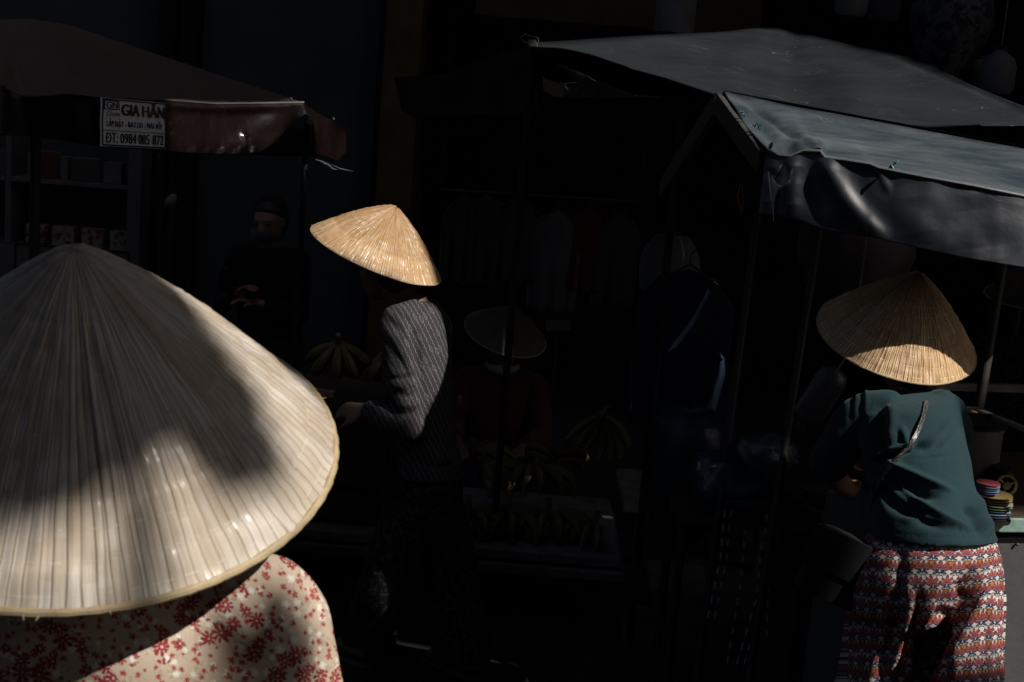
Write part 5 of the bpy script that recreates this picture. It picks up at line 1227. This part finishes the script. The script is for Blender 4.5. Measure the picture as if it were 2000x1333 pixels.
# pink rail of the push cart the walker leans on
pk = thing('push_cart', 'dark push cart with a pink painted rail in front of the walker', 'cart')
a, b = U(500, 752, 4.6), U(655, 764, 4.5); mb = MB(); mb.box((a + b) / 2, ((b - a).length, .022, .022), Matrix.Rotation(math.atan2((b - a).y, (b - a).x), 3, 'Z') , .004); mb.build('rail', M_pink, pk)
mb = MB(); mb.box(((a.x + b.x) / 2, (a.y + b.y) / 2 + .25, a.z - .15), (.62, .42, .20), None, .01); mb.build('tray', M_wood, pk)
mb = MB(); mb.box(((a.x + b.x) / 2 + .16, (a.y + b.y) / 2 + .02, a.z - .075), (.24, .03, .03), None, .004); mb.build('lower_rail', M_wine, pk)
for sx in (-1, 1):
    M = Matrix.Rotation(PI / 2, 3, 'Y'); mb = MB(); mb.lathe([(.20, -.015), (.235, -.015), (.235, .015), (.20, .015), (.20, -.015)], ((a.x + b.x) / 2 + sx * .34, a.y + .25, .236), 32, M); wl = mb.build('wheel', M_darkpole, pk, True)
    for k in range(4): ang = PI * k / 4; v_ = V(0, math.cos(ang), math.sin(ang)) * .205; c_ = V((a.x + b.x) / 2 + sx * .34, a.y + .25, .236); rod('spoke', [c_ - v_, c_ + v_], .006, M_metal, wl)
for sx in (-1, 1): rod('bracket', [V((a.x + b.x) / 2 + sx * .29, a.y + .25, .236), V((a.x + b.x) / 2 + sx * .29, a.y + .25, a.z - .24)], .014, M_metal, pk)
for sx in (-1, 1): rod('rail_stay', [V((a.x + b.x) / 2 + sx * .29, a.y + .02, a.z), V((a.x + b.x) / 2 + sx * .29, a.y + .06, a.z - .12)], .008, M_metal, pk)
setorigin(pk, V((a.x + b.x) / 2, a.y + .25, 0))

# ------------------------------------------------------------------ hanging lanterns and goods
def lantern(name, label, c, prof, mat, cat='lantern', grp=None, ribs=0, line=True):
    t = thing(name, label, cat, grp); mb = MB(); n = 48; mb.lathe(prof, (0, 0, 0), n)
    if ribs: mb.v = [tuple(Vector((v[0], v[1], 0)) * (1 - .03 * abs(math.sin(math.atan2(v[1], v[0]) * ribs / 2))) + Vector((0, 0, v[2]))) for v in mb.v]
    mb.v = [(v[0] + c.x, v[1] + c.y, v[2] + c.z) for v in mb.v]; mb.build('shade', mat, t, True)
    top = prof[-1]; mb = MB(); mb.lathe([(top[0] * .98 + .004, top[1] - .005), (top[0] + .006, top[1] + .012), (.004, top[1] + .014)], c, 24); mb.build('collar', M_wood, t, True)
    lo = prof[0]; mb = MB(); mb.lathe([(.004, lo[1] - .012), (lo[0] + .006, lo[1] - .010), (lo[0] * .98 + .004, lo[1] + .004)], c, 24); mb.build('base_ring', M_wood, t, True)
    if line: rod('cord', [c + V(0, 0, top[1] + .01), V(c.x, c.y, c.z + top[1] + (.25 if c.y < 6 else max(.2, 3.2 - c.z - top[1])))], .003, M_wire, t, 6)
    setorigin(t, c); return t
vase = [(.045, -.30), (.075, -.27), (.125, -.15), (.175, -.02), (.185, .05), (.165, .12), (.11, .17), (.06, .19)]
bulb = [(.03, -.22), (.10, -.20), (.17, -.12), (.205, 0), (.20, .08), (.15, .17), (.08, .21), (.05, .22)]
bottle = [(.02, -.095), (.06, -.09), (.075, -.06), (.076, .03), (.06, .065), (.03, .085), (.022, .10)]
drum = [(.08, -.13), (.092, -.12), (.093, .13), (.08, .14)]
lantern('silk_lantern', 'large vase shaped lantern with dark floral print at the upper right', U(1857, 48, 6.3), vase, M_lantern, ribs=16)
lantern('silk_lantern', 'large mauve rounded lantern under the gabled canopy, left of the half lit hat', U(1672, 490, 4.9), bulb, M_lantern_p, ribs=12, line=True)
lg = 'small pale lanterns along the upper right'
lantern('silk_lantern', 'small pale lantern lower left of the far right pair, half behind the canopy', U(1905, 158, 6.4), bottle, M_lantern_w, grp=lg)
lantern('silk_lantern', 'small pale lantern with square shoulders at the far right', U(1949, 142, 6.2), bottle, M_lantern_w, grp=lg)
lantern('silk_lantern', 'pale lantern cut by the top frame edge above the canopy peak', U(1665, -8, 6.4), bottle, M_lantern_w, grp=lg)
lantern('silk_lantern', 'dimmer lantern cut by the top edge, right of the pale one', U(1729, 5, 6.8), bottle, M_lantern_p, grp=lg)
lantern('silk_lantern', 'pleated lantern cut by the top edge before the yellow beam', U(1321, 12, 6.5), drum, M_lantern_w, grp=lg, ribs=40)
lantern('paper_lantern', 'tall oval white paper lantern hanging behind the blue jacket', U(1308, 520, 6.0), [(.05, -.16), (.12, -.10), (.13, 0), (.115, .07), (.07, .13), (.035, .14)], M_lantern_w)
def garment(c, w_, h, mat, label, grp='garments hanging in the dark shop', seed=0):
    mb = MB(); vs = []; n = 24; m_ = 16
    for j in range(m_ + 1):
        t = j / m_; ww = w_ * (.55 + .45 * min(1, t * 5)) * (1 - .15 * t)
        for i in range(n + 1):
            s_ = i / n * 2 - 1; vs.append(V(c.x + s_ * ww / 2, c.y + .02 * math.sin(s_ * 9 + seed) * t + .03 * (s_ * s_) + .01 * noise.noise((s_ * 3, t * 4, seed)), c.z - h * t + (.04 * (1 - abs(s_)) if j == 0 else 0)))
    fs = [(j * (n + 1) + i, (j + 1) * (n + 1) + i, (j + 1) * (n + 1) + i + 1, j * (n + 1) + i + 1) for j in range(m_) for i in range(n)]
    mb.add(vs, fs); t = thing('hanging_garment', label, 'garment', grp); me = solid(mb.mesh('cloth', mat), .012); me.name = 'cloth'; link('cloth', me, None, t)
    mb = MB(); mb.tube([c + V(-w_ * .3, 0, -.02), c + V(0, 0, .06), c + V(w_ * .3, 0, -.02)], .006, 6); mb.tube([c + V(0, 0, .05), c + V(0, 0, .10), c + V(.02, 0, .12), c + V(.03, 0, .10)], .003, 6); mb.build('hanger', M_wood, t, True); setorigin(t, c); return t
glab = ['grey garment nearest the golden hat in the dark shop', 'pale garment second from the left in the dark shop', 'grey top hanging third from the left in the dark shop', 'dim white shirt hanging above the banana seller', 'dark red garment hanging right of the white shirt', 'grey garment left of the oval lantern']
for k, (x, y, w_, h, m_) in enumerate(((905, 400, .25, .45, M_grey), (950, 395, .30, .5, M_white_cloth), (1010, 400, .28, .45, M_grey), (1090, 425, .32, .55, M_mask_g), (1150, 420, .25, .45, M_wine), (1210, 430, .28, .5, M_grey))):
    garment(U(x, y, 8.2), w_, h, m_, glab[k], seed=k)
ra_ = thing('clothes_rail', 'thin metal rail the garments hang from in the dark shop', 'rail'); p0 = U(860, 378, 8.2); p1 = U(1250, 402, 8.2); rod('bar', [p0 + V(0, 0, .02), p1 + V(0, 0, .02)], .010, M_metal, ra_)
for p in (p0, p1): rod('hook', [p + V(0, 0, .02), V(p.x, p.y, ZR)], .004, M_darkpole, ra_)
setorigin(ra_, p0)
garment(U(1345, 545, 5.7), .42, .62, M_navy, 'navy blue jacket hanging beside the oval white lantern', None, 3)
garment(U(1360, 690, 5.5), .34, .40, M_navy, 'bluish top hanging below the navy jacket', None, 5)
pc_ = U(1090, 636, 7.2); tg = thing('price_card', 'small pale card standing right of the banana seller', 'card'); mb = MB(); mb.box(pc_, (.13, .006, .055), Matrix.Rotation(-.08, 3, 'Y'), .002); mb.build('card', M_mask_g, tg); rod('stick', [pc_ - V(0, 0, .02), V(pc_.x, pc_.y + .01, 0)], .004, M_wood, tg); setorigin(tg, V(pc_.x, pc_.y, 0))

# white plastic jug by the teal sleeve
jg = thing('plastic_jug', 'tilted pale plastic jug left of the teal sleeve', 'jug'); jc = U(1604, 772, 4.0); Mj = Matrix.Rotation(.42, 3, 'Y') @ Matrix.Rotation(0.1, 3, 'X')
mb = MB(); mb.loft([(jc + Mj @ V(0, 0, z), Mj @ V(a, 0, 0), Mj @ V(0, b, 0)) for z, a, b in ((-.085, .030, .022), (-.07, .045, .032), (.05, .045, .034), (.075, .038, .028), (.085, .020, .018))], 24); mb.build('jug_body', M_plastic_w, jg, True)
mb = MB(); mb.loft([(jc + Mj @ V(0, 0, z), Mj @ V(.014, 0, 0), Mj @ V(0, .014, 0)) for z in (-.085, -.115)], 16); mb.build('cap', M_grey, jg, True)
for k in (-1, 0, 1): rod('moulded_rib', [jc + Mj @ V(.018 + .009 * k, -.0325, -.05), jc + Mj @ V(.018 + .009 * k, -.0325, .05)], .002, M_plastic_w, jg)
rod('hook', [jc + Mj @ V(0, 0, .08), jc + Mj @ V(0, 0, .16), V(jc.x + .07, jc.y, jc.z + .5)], .003, M_wire, jg); setorigin(jg, jc)

# blue polythene bags and bundle of striped sticks
def bag(c, s, label, seed, mat=M_blue):
    mb = MB(); mb.ball(V(0, 0, 0), 1.0, 22); out = []
    for v in mb.v:
        v = Vector(v); n_ = noise.fractal(v * 2.2 + V(seed, 0, 0), 0.9, 2.1, 4); k = 1 + .14 * n_; z = v.z
        if z > .55: k *= 1 - (z - .55) * 1.2
        out.append((c.x + v.x * s[0] * k, c.y + v.y * s[1] * k, c.z + (v.z * k + (.25 * max(0, z - .6) * 2)) * s[2]))
    mb.v = out; return tag(mb.build('plastic_bag', mat, None, True), label, 'bag', 'blue plastic bags by the low tables')
bag(U(1345, 905, 5.0), (.16, .14, .28), 'tall blue plastic bag standing beside the banana table', 2)
bag(U(1425, 935, 4.7), (.13, .12, .13), 'round blue plastic bag with a shiny crumpled edge', 7, simple('teal_polythene', (0.015, 0.05, 0.07), 0.25, 0.6, 0.4, 9, 0.5))
bag(U(1500, 885, 4.6), (.10, .09, .08), 'crumpled clear bluish bag on top, left of the teal person', 12, simple('clear_blue_polythene', (0.05, 0.07, 0.09), 0.2, 0.7, 0.4, 20, 0.8))
bx = thing('side_table', 'dark side table carrying the blue bags', 'table'); c_ = U(1440, 990, 4.85)
mb = MB(); mb.box((c_.x, c_.y, c_.z), (.46, .40, .03), None, .004); mb.build('top', M_wood, bx)
for x in (-.2, .2):
    for y in (-.17, .17): rod('leg', [V(c_.x + x, c_.y + y, c_.z - .012), V(c_.x + x, c_.y + y, 0)], .016, M_wood, bx)
setorigin(bx, V(c_.x, c_.y, 0))
M_band = Mat('banded_paint', 0.6, 0.3); x_, y_, z_ = M_band.xyz(); M_band.color(M_band.mix(M_band.math('GREATER_THAN', M_band.fract(z_ * 22.0), 0.5), (0.02, 0.025, 0.05), (0.22, 0.22, 0.22))); M_band = M_band.mat
sk = thing('ribbon_bundle', 'bundle of navy and white banded ribbons hanging from the dark side table', 'ribbons')
for k, (x0, y0, x1, y1) in enumerate(((1408, 1090, 1382, 1210), (1420, 1090, 1396, 1210), (1478, 1170, 1436, 1310), (1492, 1170, 1450, 1310), (1490, 1100, 1484, 1245), (1502, 1100, 1498, 1245), (1446, 1150, 1420, 1300))):
    a = U(x0 + 10, y0 - 110, 4.48); m_ = U(x0, y0, 4.5); b = U(x1, y1, 4.5)
    mb = MB(); mb.tube([a, m_, (m_ + b) / 2, b], .0085, 8, flat=.5); mb.build('ribbon', M_band, sk, True)
rod('tie', [U(1415, 985, 4.48), U(1510, 990, 4.48)], .012, M_navy, sk); setorigin(sk, U(1460, 990, 4.5))
# stone ledges and a grey sack by the stall
for k, (x0, x1, y, z) in enumerate(((1270, 1385, 1150, .10), (1215, 1420, 1215, .05))):
    a = G(x0, y, z); b = G(x1, y, z); mb = MB(); mb.box(((a.x + b.x) / 2, a.y + .16 - .15 * k, z / 2), (b.x - a.x, .34, z), Matrix.Rotation(-.05, 3, 'Z'), .012)
    tag(mb.build('stone_step', M_stone), ['upper stone step beside the blue bags', 'lower and wider stone step beside the blue bags'][k], 'step')
sa = G(1600, 1420, 0); mb = MB(); mb.loft([(V(sa.x, sa.y + .3, z), V(a, 0, 0), V(0, b, 0)) for z, a, b in ((0.0, .17, .15), (.03, .19, .17), (.30, .18, .16), (.52, .15, .13), (.62, .08, .07), (.66, .05, .05), (.70, .09, .08), (.72, .085, .075))], 40)
mb.v = [tuple(Vector(v) + Vector((noise.noise(Vector(v) * 9), noise.noise(Vector(v) * 9 + V(5, 0, 0)), 0)) * .016) for v in mb.v]
sko = thing('sack', 'tied grey sack standing left of the lotus print trousers', 'sack'); mb.build('sack_cloth', M_grey, sko, True); rod('tie', [V(sa.x + .055 * math.cos(i * PI / 6), sa.y + .3 + .055 * math.sin(i * PI / 6), .655) for i in range(13)], .008, M_wire, sko); setorigin(sko, V(sa.x, sa.y + .3, 0))

# ------------------------------------------------------------------ food stall at the right edge
fc = thing('food_stall', 'grey zinc clad food stall with a pale green top edge at the right', 'stall')
e0, e1 = U(1895, 1017, 3.64), U(2005, 1030, 3.68); zt = e0.z; dirx = V(e1.x - e0.x, e1.y - e0.y, 0).normalized(); diry = V(-dirx.y, dirx.x, 0); Mt = Matrix((dirx, diry, V(0, 0, 1))).transposed()
LW, DW = 1.3, .62; o0 = V(e0.x, e0.y, 0)
def fb(name, u, v, z, su, sv, sz, mat, bev=.003): mb = MB(); mb.box(o0 + dirx * u + diry * v + V(0, 0, z), (su, sv, sz), Mt, bev); return mb.build(name, mat, fc)
fb('cabinet', LW / 2 - .1, DW / 2, zt / 2 - .02, LW, DW, zt - .05, M_zinc)
fb('counter_top', LW / 2 - .1, DW / 2, zt + .0, LW + .03, DW + .03, .018, M_wood); fb('edge_strip', LW / 2 - .1, -.022, zt - .004, LW + .03, .012, .036, M_mint)
for u in (.035, .055, .13, .24): p = o0 + dirx * (u + .01) + V(0, 0, zt - .062 if u != .035 else zt) - diry * (.006 if u != .035 else .032); mb = MB(); mb.ball(p, .0045, 6); mb.build('screw', M_metal, fc, True)
fb('front_joint', .30, -.0035, zt / 2 - .04, .008, .006, zt - .12, M_metal, .001)
zg = U(1940, 812, 3.85).z
fb('case_frame', LW / 2 - .02, DW - .05, zg, LW * .85, .03, .022, M_board)
for u in (.06, .9): fb('upright', u, DW - .05, (zt + zg) / 2, .018, .018, zg - zt - .02, M_metal)
g0, g1 = U(1908, 801, 3.75), U(2030, 850, 3.45); mb = MB(); dd = (g1 - g0); z_ = dd.normalized(); xx = z_.cross(V(0, 0, 1)).normalized(); mb.box((g0 + g1) / 2, (.022, .010, dd.length), Matrix((xx, z_.cross(xx), z_)).transposed(), .002); mb.build('sloping_edge', M_board, fc)
rod('sloping_stay', [g1, g1 + V(.1, .1, -(g1.z - zt))], .008, M_metal, fc); rod('sloping_stay', [g0, V(g0.x, g0.y, zt)], .007, M_metal, fc)
setorigin(fc, o0 + dirx * .5 + diry * .3)
pt = thing('cooking_pot', 'tall dull aluminium pot with dark lid behind the teal shirt', 'pot'); pcn = U(1893, 868, 3.80); zb = zt + .0095
mb = MB(); mb.lathe([(.075, zb - pcn.z), (.082, zb - pcn.z + .01), (.082, .045), (.086, .05), (.086, .056), (.079, .057), (.079, 0.03)], pcn, 40); mb.build('pot_body', M_stoneware, pt, True)
mb = MB(); mb.lathe([(.088, .057), (.090, .066), (.05, .085), (.012, .09), (.012, .10), (.02, .105), (.004, .115)], pcn, 40); mb.build('lid', M_darkpole, pt, True); setorigin(pt, V(pcn.x, pcn.y, zb))
bw = thing('peanut_box', 'small dark open box of brown peanuts on the pot lid', 'box'); bc_ = U(1916, 815, 3.70)
for sx, sy, w1, w2 in ((-.045, 0, .008, .07), (.045, 0, .008, .07), (0, -.035, .082, .008), (0, .035, .082, .008)): mb = MB(); mb.box(bc_ + V(sx, sy, 0), (w1, w2, .035), None, .002); mb.build('side', M_darkpole, bw)
mb = MB(); mb.box(bc_ + V(0, 0, -.016), (.082, .062, .006)); mb.build('bottom', M_darkpole, bw)
mb = MB(); rn = random.Random(4)
for k in range(70): mb.ball(bc_ + V(rn.uniform(-.036, .036), rn.uniform(-.026, .026), rn.uniform(-.004, .010)), (.006, .005, .004), 4)
nuts = mb.build('peanuts', simple('peanut_skin', (0.30, 0.15, 0.06), .7, .3, .3, 80), bw, True); nuts['kind'] = 'stuff'
setorigin(bw, bc_ - V(0, 0, .018))
# stacked plates, each its own thing
cols = [(.08, .14, .25), (.34, .34, .31), (.05, .13, .25), (.15, .22, .09), (.34, .35, .33), (.18, .23, .08), (.28, .22, .10), (.26, .18, .07)]
pcx = U(1938, 985, 3.62); zz = U(1938, 1006, 3.62).z; base_r = .048; names = ['lowest pale blue plate of the stack on the stall', 'white plate second from the bottom of the plate stack', 'blue plate third from the bottom of the plate stack', 'green plate in the middle of the plate stack', 'white plate above the green one in the stack', 'yellow green plate under the two tan ones', 'lower tan plate near the top of the stack', 'topmost tan plate of the lower stack']
stn = thing('serving_stand', 'dark low stand carrying the coloured plate stack', 'stand'); mb = MB(); mb.lathe([(.05, zt + .0095 - zz), (.05, zt + .018 - zz), (.012, zt + .02 - zz), (.012, -.009), (.045, -.004), (.045, 0)], V(pcx.x, pcx.y, zz), 32); mb.build('stand_body', M_darkpole, stn, True); setorigin(stn, V(pcx.x, pcx.y, zt))
for k, cc in enumerate(cols):
    mb = MB(); r = base_r * (1.0 + .03 * math.sin(k * 2.3)); z0 = zz + .0005 + k * .0068; mb.lathe([(r * .6, 0), (r * .7, .0005), (r, .0042), (r, .0058), (r * .7, .0022), (.002, .0018)], V(pcx.x + .002 * math.sin(k * 5), pcx.y, z0), 40)
    tag(mb.build('plate', simple('plate_paint', cc, .35, .5, .08, 20), None, True), names[k], 'plate', 'coloured plates stacked on the stall')
c2 = [(.08, .16, .38), (.36, .38, .50), (.10, .2, .4), (.45, .42, .46), (.46, .10, .12)]
zz2 = zz + .0005 + len(cols) * .0068 + .001
n2 = ['dark blue saucer at the bottom of the small upper stack', 'pale saucer second in the small upper stack', 'blue saucer in the middle of the small upper stack', 'white saucer second from the top of the upper stack', 'red topmost saucer of the small upper stack']
for k, cc in enumerate(c2):
    mb = MB(); r = .030; z0 = zz2 + k * .0055; mb.lathe([(r * .6, 0), (r * .7, .0004), (r, .0036), (r, .0050), (r * .7, .0018), (.002, .0015)], V(pcx.x - .018, pcx.y, z0), 32)
    tag(mb.build('saucer', simple('saucer_paint', cc, .35, .5, .08, 20), None, True), n2[k], 'saucer', 'small saucers on top of the plate stack')
# hand cranked machine with a brass wheel
hm = thing('hand_mill', 'dark hand mill with an aged brass wheel on the zinc stall', 'mill'); hc = U(1965, 948, 3.68)
mb = MB(); mb.loft([(hc + V(0, .05, z), V(a, 0, 0), V(0, .04, 0)) for z, a in ((zt + .0095 - hc.z, .05), (zt + .02 - hc.z, .045), (-.02, .036), (.02, .036), (.035, .02))], 24); mb.build('mill_body', M_darkpole, hm, True)
Mh = Matrix.Rotation(PI / 2, 3, 'X'); mb = MB(); mb.lathe([(.022, -.004), (.029, -.004), (.029, .004), (.022, .004), (.022, -.004)], hc, 36, Mh); mb.build('brass_wheel', M_gold, hm, True)
mb = MB(); mb.lathe([(.001, -.008), (.010, -.008), (.010, .008), (.001, .008)], hc, 24, Mh)
for k in range(3): a_ = k * 2.1 + .4; mb.tube([hc, hc + V(math.cos(a_) * .024, 0, math.sin(a_) * .024)], .003, 8)
mb.build('hub', M_gold, hm, True); rod('handle', [hc + V(0, -.006, -.026), hc + V(0, -.016, -.030), hc + V(-.002, -.016, -.046)], .004, M_gold, hm); rod('axle', [hc, hc + V(0, .04, 0)], .006, M_gold, hm)
setorigin(hm, V(hc.x, hc.y + .05, zt))
kn = thing('knife_tray', 'dark folded tray leaning behind the coloured plates', 'tray'); kc = U(1910, 945, 3.74); mb = MB(); mb.box(kc, (.10, .05, .008), Matrix.Rotation(.35, 3, 'Y'), .002); mb.box(kc + V(.0, .02, .012), (.10, .006, .03), Matrix.Rotation(.35, 3, 'Y'), .002); mb.build('tray_body', M_darkpole, kn); rod('rest', [kc + V(-.02, .01, 0), V(kc.x - .02, kc.y + .01, zt + .008)], .01, M_darkpole, kn); rod('rest', [kc + V(.03, .01, -.01), V(kc.x + .03, kc.y + .01, zt + .008)], .01, M_darkpole, kn); setorigin(kn, V(kc.x, kc.y, zt))

# ------------------------------------------------------------------ unseen tree added behind the camera, leaves placed to shade the nearest hat
def shade_pts(pts, h):          # where a leaf at height h must hang to shade a point
    return [p + SUN * ((h - p.z) / SUN.z) for p in pts]
tr = thing('tree', 'added unseen tree behind the camera, leaves placed to shade the nearest hat', 'tree')
rnd = random.Random(12)
def inpoly(x, y, P):
    c = False; j = len(P) - 1
    for i in range(len(P)):
        if (P[i][1] > y) != (P[j][1] > y) and x < (P[j][0] - P[i][0]) * (y - P[i][1]) / (P[j][1] - P[i][1]) + P[i][0]: c = not c
        j = i
    return c
regions = [([(60, 480), (145, 478), (178, 520), (240, 600), (315, 690), (400, 770), (495, 850), (520, 890), (480, 915), (410, 905), (320, 903), (230, 912), (150, 955), (90, 1005), (20, 1060), (-150, 1110), (-300, 900), (-150, 520)], 1.12, 3200),
           ([(545, 1150), (610, 1170), (625, 1270), (600, 1340), (545, 1330), (520, 1240)], 1.13, 22)]
lv = []; lf = []
def leaf(c, s):
    a = V(rnd.gauss(0, 1), rnd.gauss(0, 1), rnd.gauss(0, .5)).normalized(); b = a.cross(SUN + V(rnd.gauss(0, .5), rnd.gauss(0, .5), 0)).normalized(); k = len(lv)
    lv.extend([c - a * s, c + b * s * .42 - a * s * .2, c + a * s, c - b * s * .42 - a * s * .2]); lf.append((k, k + 1, k + 2, k + 3))
lanes = []
for P, d, n in regions:
    xs = [p[0] for p in P]; ys = [p[1] for p in P]; k = 0
    while k < n:
        x, y = rnd.uniform(min(xs), max(xs)), rnd.uniform(min(ys), max(ys))
        if not inpoly(x, y, P): continue
        dd = d + (0.0 if n < 1000 else 0.10 * (abs(y - 900) / 500) * (1 if y < 900 else -.8)); p = U(x, y, dd); h = 5.2 + rnd.uniform(-.25, .35); leaf(p + SUN * ((h - p.z) / SUN.z), rnd.uniform(.03, .055)); k += 1
cc_ = shade_pts([U(200, 800, 1.12)], 5.3)[0]
for k in range(3500):
    q = V(rnd.gauss(0, 1), rnd.gauss(0, 1), rnd.gauss(0, 1)).normalized() * rnd.uniform(.5, 1) ** .5; c = cc_ + V(-1.9 + q.x * 1.1, -2.6 + q.y * 1.1, .2 + q.z * .8); leaf(c, rnd.uniform(.04, .07))
me = bpy.data.meshes.new('shade_leaves'); me.from_pydata(lv, [], lf); M_leaf = simple('leaf', (0.05, 0.09, 0.03), .6, .4, .3, 9); me.materials.append(M_leaf); link('shade_leaves', me, None, tr, False)
mb = MB(); base = V(cc_.x - 1.3, cc_.y - 2.4, .115); mb.tube([base, base + V(.02, .05, 1.5), base + V(-.05, .05, 3.0), base + V(-.3, -.1, 4.6), base + V(-.5, -.2, 5.8)], [.13, .11, .095, .07, .03], 12)
mb.tube([base + V(-.1, .1, 3.3), cc_ + V(.4, -.4, -.1), cc_ + V(-.1, .1, .1)], [.05, .03, .012], 8); mb.tube([base + V(-.2, .1, 3.9), base + V(.6, -.5, 5.2)], [.05, .02], 8); mb.build('trunk', simple('bark', (0.08, 0.06, 0.045), .9, .2, .4, 12, .6), tr, True)
setorigin(tr, base)
